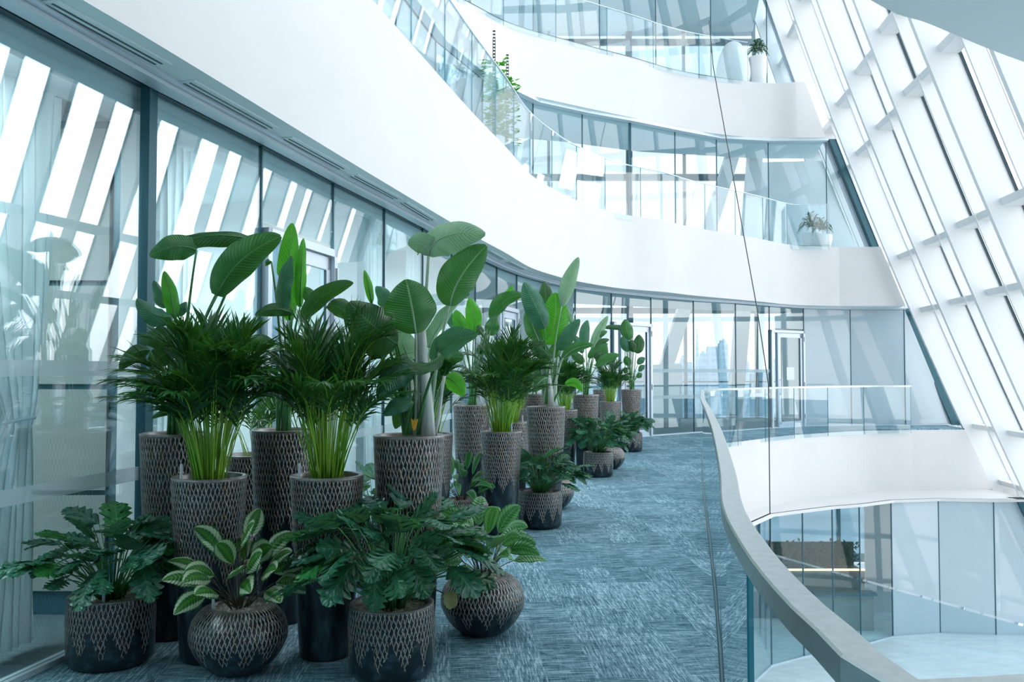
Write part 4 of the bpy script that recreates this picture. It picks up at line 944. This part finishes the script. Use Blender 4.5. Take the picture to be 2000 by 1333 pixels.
palm('small far areca palm seen between the dense mid-row palm and the second white-stemmed plant', GP, 1012, 13.7, 3.9, 'c', .85)
bird('bird of paradise with a whitish stem and one tall pale upright leaf', GT, 't120', 1066, 9.25, [
    ((1064, 642), (1048, 600), (1024, 552), 50, 10, 'bop_teal', -.12, -.15, (1066, 790)),
    ((1062, 668), (1092, 640), (1084, 572), 66, 8, 'bop_bright', 0, 0, (1068, 790)),
    ((1066, 604), (1068, 580), (1062, 550), 34, 0, 'bop_dark', .06, .06, (1066, 790)),
    ((1097, 598), (1108, 560), (1130, 503), 36, 10, 'bop_pale', .0, -.02, (1074, 790)),
    ((1092, 684), (1108, 660), (1132, 624), 32, 10, 'bop_teal', 0, -.05, (1074, 790)),
    ((1100, 700), (1118, 676), (1158, 674), 26, 15, 'bop_mid', 0, -.05, (1076, 790)),
    ((1076, 704), (1060, 676), (1032, 672), 40, 15, 'bop_dark', -.05, -.1, (1064, 790)),
    ((1068, 738), (1055, 740), (1042, 766), 30, 5, 'bop_mid', -.05, -.1, (1062, 790)),
    ((1104, 752), (1125, 738), (1137, 766), 20, 10, 'bop_bright', -.05, -.1, (1080, 790)),
    ((1054, 668), (1040, 640), (1030, 604), 42, -5, 'bop_mid', 0, 0, (1062, 790)),
    ((1080, 700), (1082, 690), (1092, 664), 28, 0, 'bop_mid', .08, .08, (1070, 790)),
    ((1058, 720), (1050, 710), (1040, 700), 22, 0, 'bop_teal', .05, .05, (1062, 790)),
    ((1124, 640), (1110, 620), (1103, 592), 12, 0, 'bop_pale', .1, .1, (1078, 790))], 13,
    trunk=((1077, 792, 1066, 690, 15, 8), (1069, 792, 1060, 700, 7, 4), (1082, 792, 1090, 700, 5, 3), (1073, 792, 1074, 690, 6, 3)))
xan('low philodendron standing on the carpet edge beside a small round planter, mid row', GL, 1054, 8.92, 5.0, 'a', 1.0)
calathea('small round planter peeping out behind the mid-row philodendron', GB, 1078, 10.1, 3.0, 21, 'cal_green', n=9, hh=.16, sp=.16, leafL=.12, leafW=.05)
# third group
palm('areca palm in the tall planter behind the second white-stemmed plant, right side', GP, 1102, 13.3, 0.7, 'b', .85)
bird('small bird of paradise mostly hidden behind the second white-stemmed plant', GT, 't120', 1044, 14.2, [
    ((1046, 740), (1040, 720), (1030, 700), 26, 0, 'bop_mid', 0, 0), ((1050, 735), (1060, 700), (1062, 690), 24, 0, 'bop_dark', 0, 0), ((1052, 742), (1070, 720), (1082, 716), 22, 0, 'bop_dark', 0, 0)], 17)
bird('bird of paradise with several slender upright leaves, right behind the bushy far philodendron', GT, 't120', 1144, 13.9, [
    ((1144, 678), (1138, 650), (1148, 626), 24, 5, 'bop_teal', 0, 0), ((1157, 682), (1165, 655), (1187, 618), 22, 5, 'bop_pale', 0, 0),
    ((1150, 700), (1165, 680), (1187, 672), 20, 10, 'bop_mid', 0, 0), ((1166, 716), (1180, 698), (1210, 694), 20, 15, 'bop_mid', 0, 0),
    ((1164, 682), (1172, 665), (1190, 664), 13, 5, 'bop_dark', 0, 0), ((1138, 690), (1130, 670), (1122, 656), 18, 0, 'bop_teal', 0, 0),
    ((1140, 710), (1130, 700), (1116, 690), 20, 0, 'bop_dark', 0, 0), ((1160, 700), (1168, 690), (1176, 690), 22, 0, 'bop_dark', 0, 0), ((1168, 660), (1175, 650), (1186, 648), 12, 0, 'bop_mid', 0, 0)], 19)
xan('bushy philodendron in a low planter beside a round planter, nearest the far doors but one', GL, 1168, 13.2, 1.9, 'b', 1.12)
calathea('small round planter peeping out behind the bushy far philodendron', GB, 1190, 14.2, 1.0, 25, 'cal_green', n=9, hh=.16, sp=.16, leafL=.12, leafW=.05)
bird('dark slender bird of paradise behind the two farthest palms', GT, 't120', 1178, 18.0, [
    ((1176, 716), (1170, 700), (1166, 690), 20, 0, 'bop_dark', 0, 0), ((1184, 712), (1192, 700), (1204, 700), 16, 0, 'bop_dark', 0, 0), ((1180, 700), (1180, 690), (1184, 672), 16, 0, 'bop_mid', 0, 0)], 23)
palm('farthest areca palm, in the tall planter just left of the last rounded-leaf plant', GP, 1192, 16.9, 2.4, 'c', .88)
bird('last tall plant of the row, rounded dark leaves before the far glass door', GT, 't120', 1233, 18.0, [
    ((1231, 664), (1222, 645), (1222, 624), 28, 5, 'bop_mid', 0, 0), ((1214, 643), (1200, 636), (1179, 641), 11, 10, 'bop_dark', 0, 0),
    ((1242, 690), (1250, 675), (1248, 654), 26, 5, 'bop_dark', 0, 0), ((1230, 686), (1220, 675), (1215, 658), 22, 0, 'bop_teal', 0, 0), ((1238, 688), (1236, 676), (1232, 664), 22, 0, 'bop_dark', -.05, -.05),
    ((1230, 715), (1224, 705), (1222, 696), 17, 0, 'bop_mid', 0, 0), ((1246, 712), (1252, 702), (1260, 700), 14, 0, 'bop_teal', 0, 0), ((1248, 726), (1254, 716), (1259, 714), 13, 0, 'bop_teal', 0, 0),
    ((1226, 728), (1220, 722), (1216, 724), 14, 0, 'bop_dark', 0, 0), ((1244, 738), (1250, 732), (1254, 730), 12, 0, 'bop_mid', 0, 0), ((1228, 742), (1222, 738), (1218, 738), 14, 0, 'bop_dark', 0, 0)], 29)
xan('last low philodendron, beside the far glass door at the end of the row', GL, 1232, 17.3, 3.6, 'a', .95)

# upper galleries: planting
def fern(name, label, px, py, Y, z_floor, seed, pot_h=.5, sc=1.0):
    c = D(px, py, Y); root = thing(name, label, 'potted plant', (c.x, Y, z_floor)); rnd = random.Random(seed)
    key = 'fernpot%g' % pot_h
    lt = lathe([(.17, 0), (.22, .02), (.26, pot_h * .5), (.27, pot_h)], 28) if key not in MESH else None
    shared(key, 'planter', lt, M['fin'], root)
    fr = MB()
    for i in range(26):
        az = i * 2.4; q = ((i + .5) / 26) ** .6; out = Vector((math.cos(az), math.sin(az), 0)); b0 = Vector((0, 0, pot_h)); e = b0 + out * .50 * q * sc + Vector((0, 0, sc * (.70 - .80 * q * q))); m = b0 + out * .25 * q * sc + Vector((0, 0, .62 * sc))
        for k in range(14):
            t = .2 + .8 * k / 14; p = bez(b0, m, e, t); T = (bez(b0, m, e, min(1, t + .03)) - p)
            T = T.normalized() if T.length > 1e-6 else out; sv = T.cross(Vector((0, 0, 1))).normalized() if abs(T.z) < .99 else Vector((1, 0, 0))
            for sd in (-1, 1):
                d = (sv * sd + T * .8 + Vector((0, 0, -.3))).normalized(); l = .15 * sc * math.sin(math.pi * (.15 + .8 * t)); wv = d.cross(Vector((0, 0, 1))).normalized() * .014 * sc
                fr.add([p, p + d * l * .5 + wv, p + d * l, p + d * l * .5 - wv], [(0, 1, 2, 3)], [(.5, 0), (1, .5), (.5, 1), (0, .5)])
    fr.build('fronds', M['palm'], root); return root
fern('potted_fern', 'fern standing at the open end of the topmost glass balustrade', 1480, 95, 26.2, 2 * STOREY, 2, .9, .85)
fern('potted_fern', 'fern standing at the end of the middle-level glass balustrade', 1585, 400, 25.1, STOREY, 3, .45, .95)
fern('potted_fern', 'second fern at the end of the middle-level balustrade, nearer the rail', 1606, 420, 24.75, STOREY, 6, .35, .75)
c = D(1432, 110, 26.25); t = thing('tall_white_planter', 'large white rounded planter behind the topmost glass balustrade', 'planter', (c.x, 26.25, 2 * STOREY))
lathe(smoothprof([(.30, 0), (.46, .1), (.52, .45), (.42, .95), (.24, 1.3), (.05, 1.42)], 6), 40).build('body', M['fin'], t, True)
for k, (px, py, h) in enumerate(((965, 75, 2.05), (991, 123, 1.7))):
    Y = 14.3 + k * .5; c = D(px, py, Y); c.z = STOREY
    t = thing('climbing_plant', ['climber on the taller black ladder pole behind the curved glass rail', 'climber on the shorter black ladder pole behind the curved glass rail'][k], 'plant', c, 'climbers on ladder poles')
    H = D(px, py, Y).z - STOREY; b = MB()
    for s in (-1, 1): b.tube([(s * .02, 0, .2), (s * .02, 0, H)], .005, 5)
    for i in range(int(H / .055)): b.box((0, 0, .2 + i * .055), (.045, .012, .026))
    b.build('ladder_pole', M['black'], t)
    lathe([(.14, 0), (.17, .02), (.18, .34)], 24).build('planter', M['fin'], t)
    b = MB(); rnd = random.Random(k)
    for i in range(230):
        z = rnd.uniform(.35, H * .84); a = rnd.uniform(0, 6.28); r = rnd.uniform(.02, .16); p = Vector((r * math.cos(a) , r * math.sin(a), z)); d = Vector((math.cos(a), math.sin(a), rnd.uniform(-.7, .6))).normalized()
        blade(b, p, p + d * .05 + Vector((0, 0, .02)), p + d * .11, .08, d.cross(Vector((0, 0, 1))).normalized(), nv=4, nu=1, prof=oval, seed=i)
    b.build('foliage', M['bop_bright'], t, True)

# ceiling light panels of the top gallery
for k, (px, py, lb) in enumerate(((1020, 24, 'square ceiling light panel of the topmost floor, leftmost in view'), (1156, 20, 'square ceiling light panel of the topmost floor, middle one in view'), (1296, 12, 'square ceiling light panel of the topmost floor, rightmost in view'))):
    c = D(px, py, 29.3); t = thing('ceiling_light', lb, 'light', c, 'ceiling light panels of the topmost floor')
    MB().box((0, 0, .03), (.42, .42, .05)).build('frame', M['fin'], t); MB().box((0, 0, 0), (.36, .36, .012)).build('diffuser', M['lamp'], t)
    MB().tube([(0, 0, .05), (0, 0, 2 * STOREY + HEAD - c.z)], .012, 5).build('rod', M['frame'], t)

# ================================================================== OUTSIDE
def city_fn(c1, c2, sx_=.25, sz_=.3):
    def fn(nt, p, o):
        tc = N(nt, 'ShaderNodeTexCoord'); mp = N(nt, 'ShaderNodeMapping'); mp.inputs['Scale'].default_value = (sx_, sx_, sz_); nt.links.new(tc.outputs['Object'], mp.inputs[0])
        sp = N(nt, 'ShaderNodeSeparateXYZ'); nt.links.new(mp.outputs[0], sp.inputs[0])
        a = math_(nt, 'GREATER_THAN', math_(nt, 'FRACT', math_(nt, 'ADD', sp.outputs[0], sp.outputs[1])), .35); c = math_(nt, 'GREATER_THAN', math_(nt, 'FRACT', sp.outputs[2]), .4)
        nt.links.new(mixc(nt, math_(nt, 'MULTIPLY', a, c), c1, c2), p.inputs['Base Color'])
    return fn
M['tower'] = mat('hazy_tower_wall', rough=.7, fn=city_fn((.36, .50, .60), (.26, .42, .54)))  # distance haze is put into the pale blue-grey of the walls
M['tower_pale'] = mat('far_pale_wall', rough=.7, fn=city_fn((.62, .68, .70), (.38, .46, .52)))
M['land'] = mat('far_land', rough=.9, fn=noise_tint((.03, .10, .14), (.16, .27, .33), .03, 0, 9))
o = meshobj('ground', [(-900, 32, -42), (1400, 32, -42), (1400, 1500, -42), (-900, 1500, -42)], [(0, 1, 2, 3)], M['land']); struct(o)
b = MB(); rnd = random.Random(9); x = -420
pts = []
while x < 900: pts.append((x, rnd.uniform(-1, 2.6))); x += rnd.uniform(8, 22)
vs = []; fs = []
for (x, h) in pts: vs += [Vector((x, 480, -42)), Vector((x, 480, 1.0 + h * .8)), Vector((x, 520, 1.0 + h)), Vector((x, 620, -42))]
for i in range(len(pts) - 1):
    for k in range(3): a = i * 4 + k; fs.append((a, a + 1, a + 5, a + 4))
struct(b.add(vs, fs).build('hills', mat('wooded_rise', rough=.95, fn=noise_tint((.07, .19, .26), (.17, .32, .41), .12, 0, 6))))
def tower(label, x0, x1, top, Y, m='tower', cap=None, spire=False, mid=None):
    a = D(x0, 726, Y); c = D(x1, 726, Y); w = c.x - a.x; zt = D((x0 + x1) / 2, top, Y).z; t = thing('distant_tower', label, 'building', ((a.x + c.x) / 2, Y, -42), 'towers on the skyline')
    H = zt + 42
    if spire:
        b = MB(); b.hexa([(-w / 2, -w / 2, 0), (w / 2, -w / 2, 0), (w / 2, w / 2, 0), (-w / 2, w / 2, 0), (-w * .03, -w * .03, H), (w * .03, -w * .03, H), (w * .03, w * .03, H), (-w * .03, w * .03, H)]).build('shaft', M[m], t)
    else:
        MB().box((0, 0, H / 2), (w, w * .8, H)).build('shaft', M[m], t)
        MB().box((0, 0, H + .6), (w * .9, w * .7, 1.2)).build('roof', M[m], t)
        if cap:
            for (dx, ww, hh) in cap: MB().box((dx * w, 0, H + 1.2 + hh / 2), (ww * w, ww * w * .8, hh)).build('roof_plant', M[m], t)
    return t
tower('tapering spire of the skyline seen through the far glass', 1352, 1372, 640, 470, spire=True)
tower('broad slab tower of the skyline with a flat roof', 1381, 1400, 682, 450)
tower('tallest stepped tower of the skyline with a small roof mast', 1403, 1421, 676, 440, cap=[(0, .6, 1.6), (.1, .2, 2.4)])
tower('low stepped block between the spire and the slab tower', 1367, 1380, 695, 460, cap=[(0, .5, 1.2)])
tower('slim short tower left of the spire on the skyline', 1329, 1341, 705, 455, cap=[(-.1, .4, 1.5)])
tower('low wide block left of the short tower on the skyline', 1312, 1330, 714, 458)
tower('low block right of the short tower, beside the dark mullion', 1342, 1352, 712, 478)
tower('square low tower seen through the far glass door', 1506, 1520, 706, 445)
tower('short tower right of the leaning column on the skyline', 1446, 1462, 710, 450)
tower('pale tower with white floors standing in for one reflected in the far panes', 1619, 1639, 706, 300, 'tower_pale', cap=[(0, .3, 1.0)])  # stands in for a building reflected in the right-hand panes
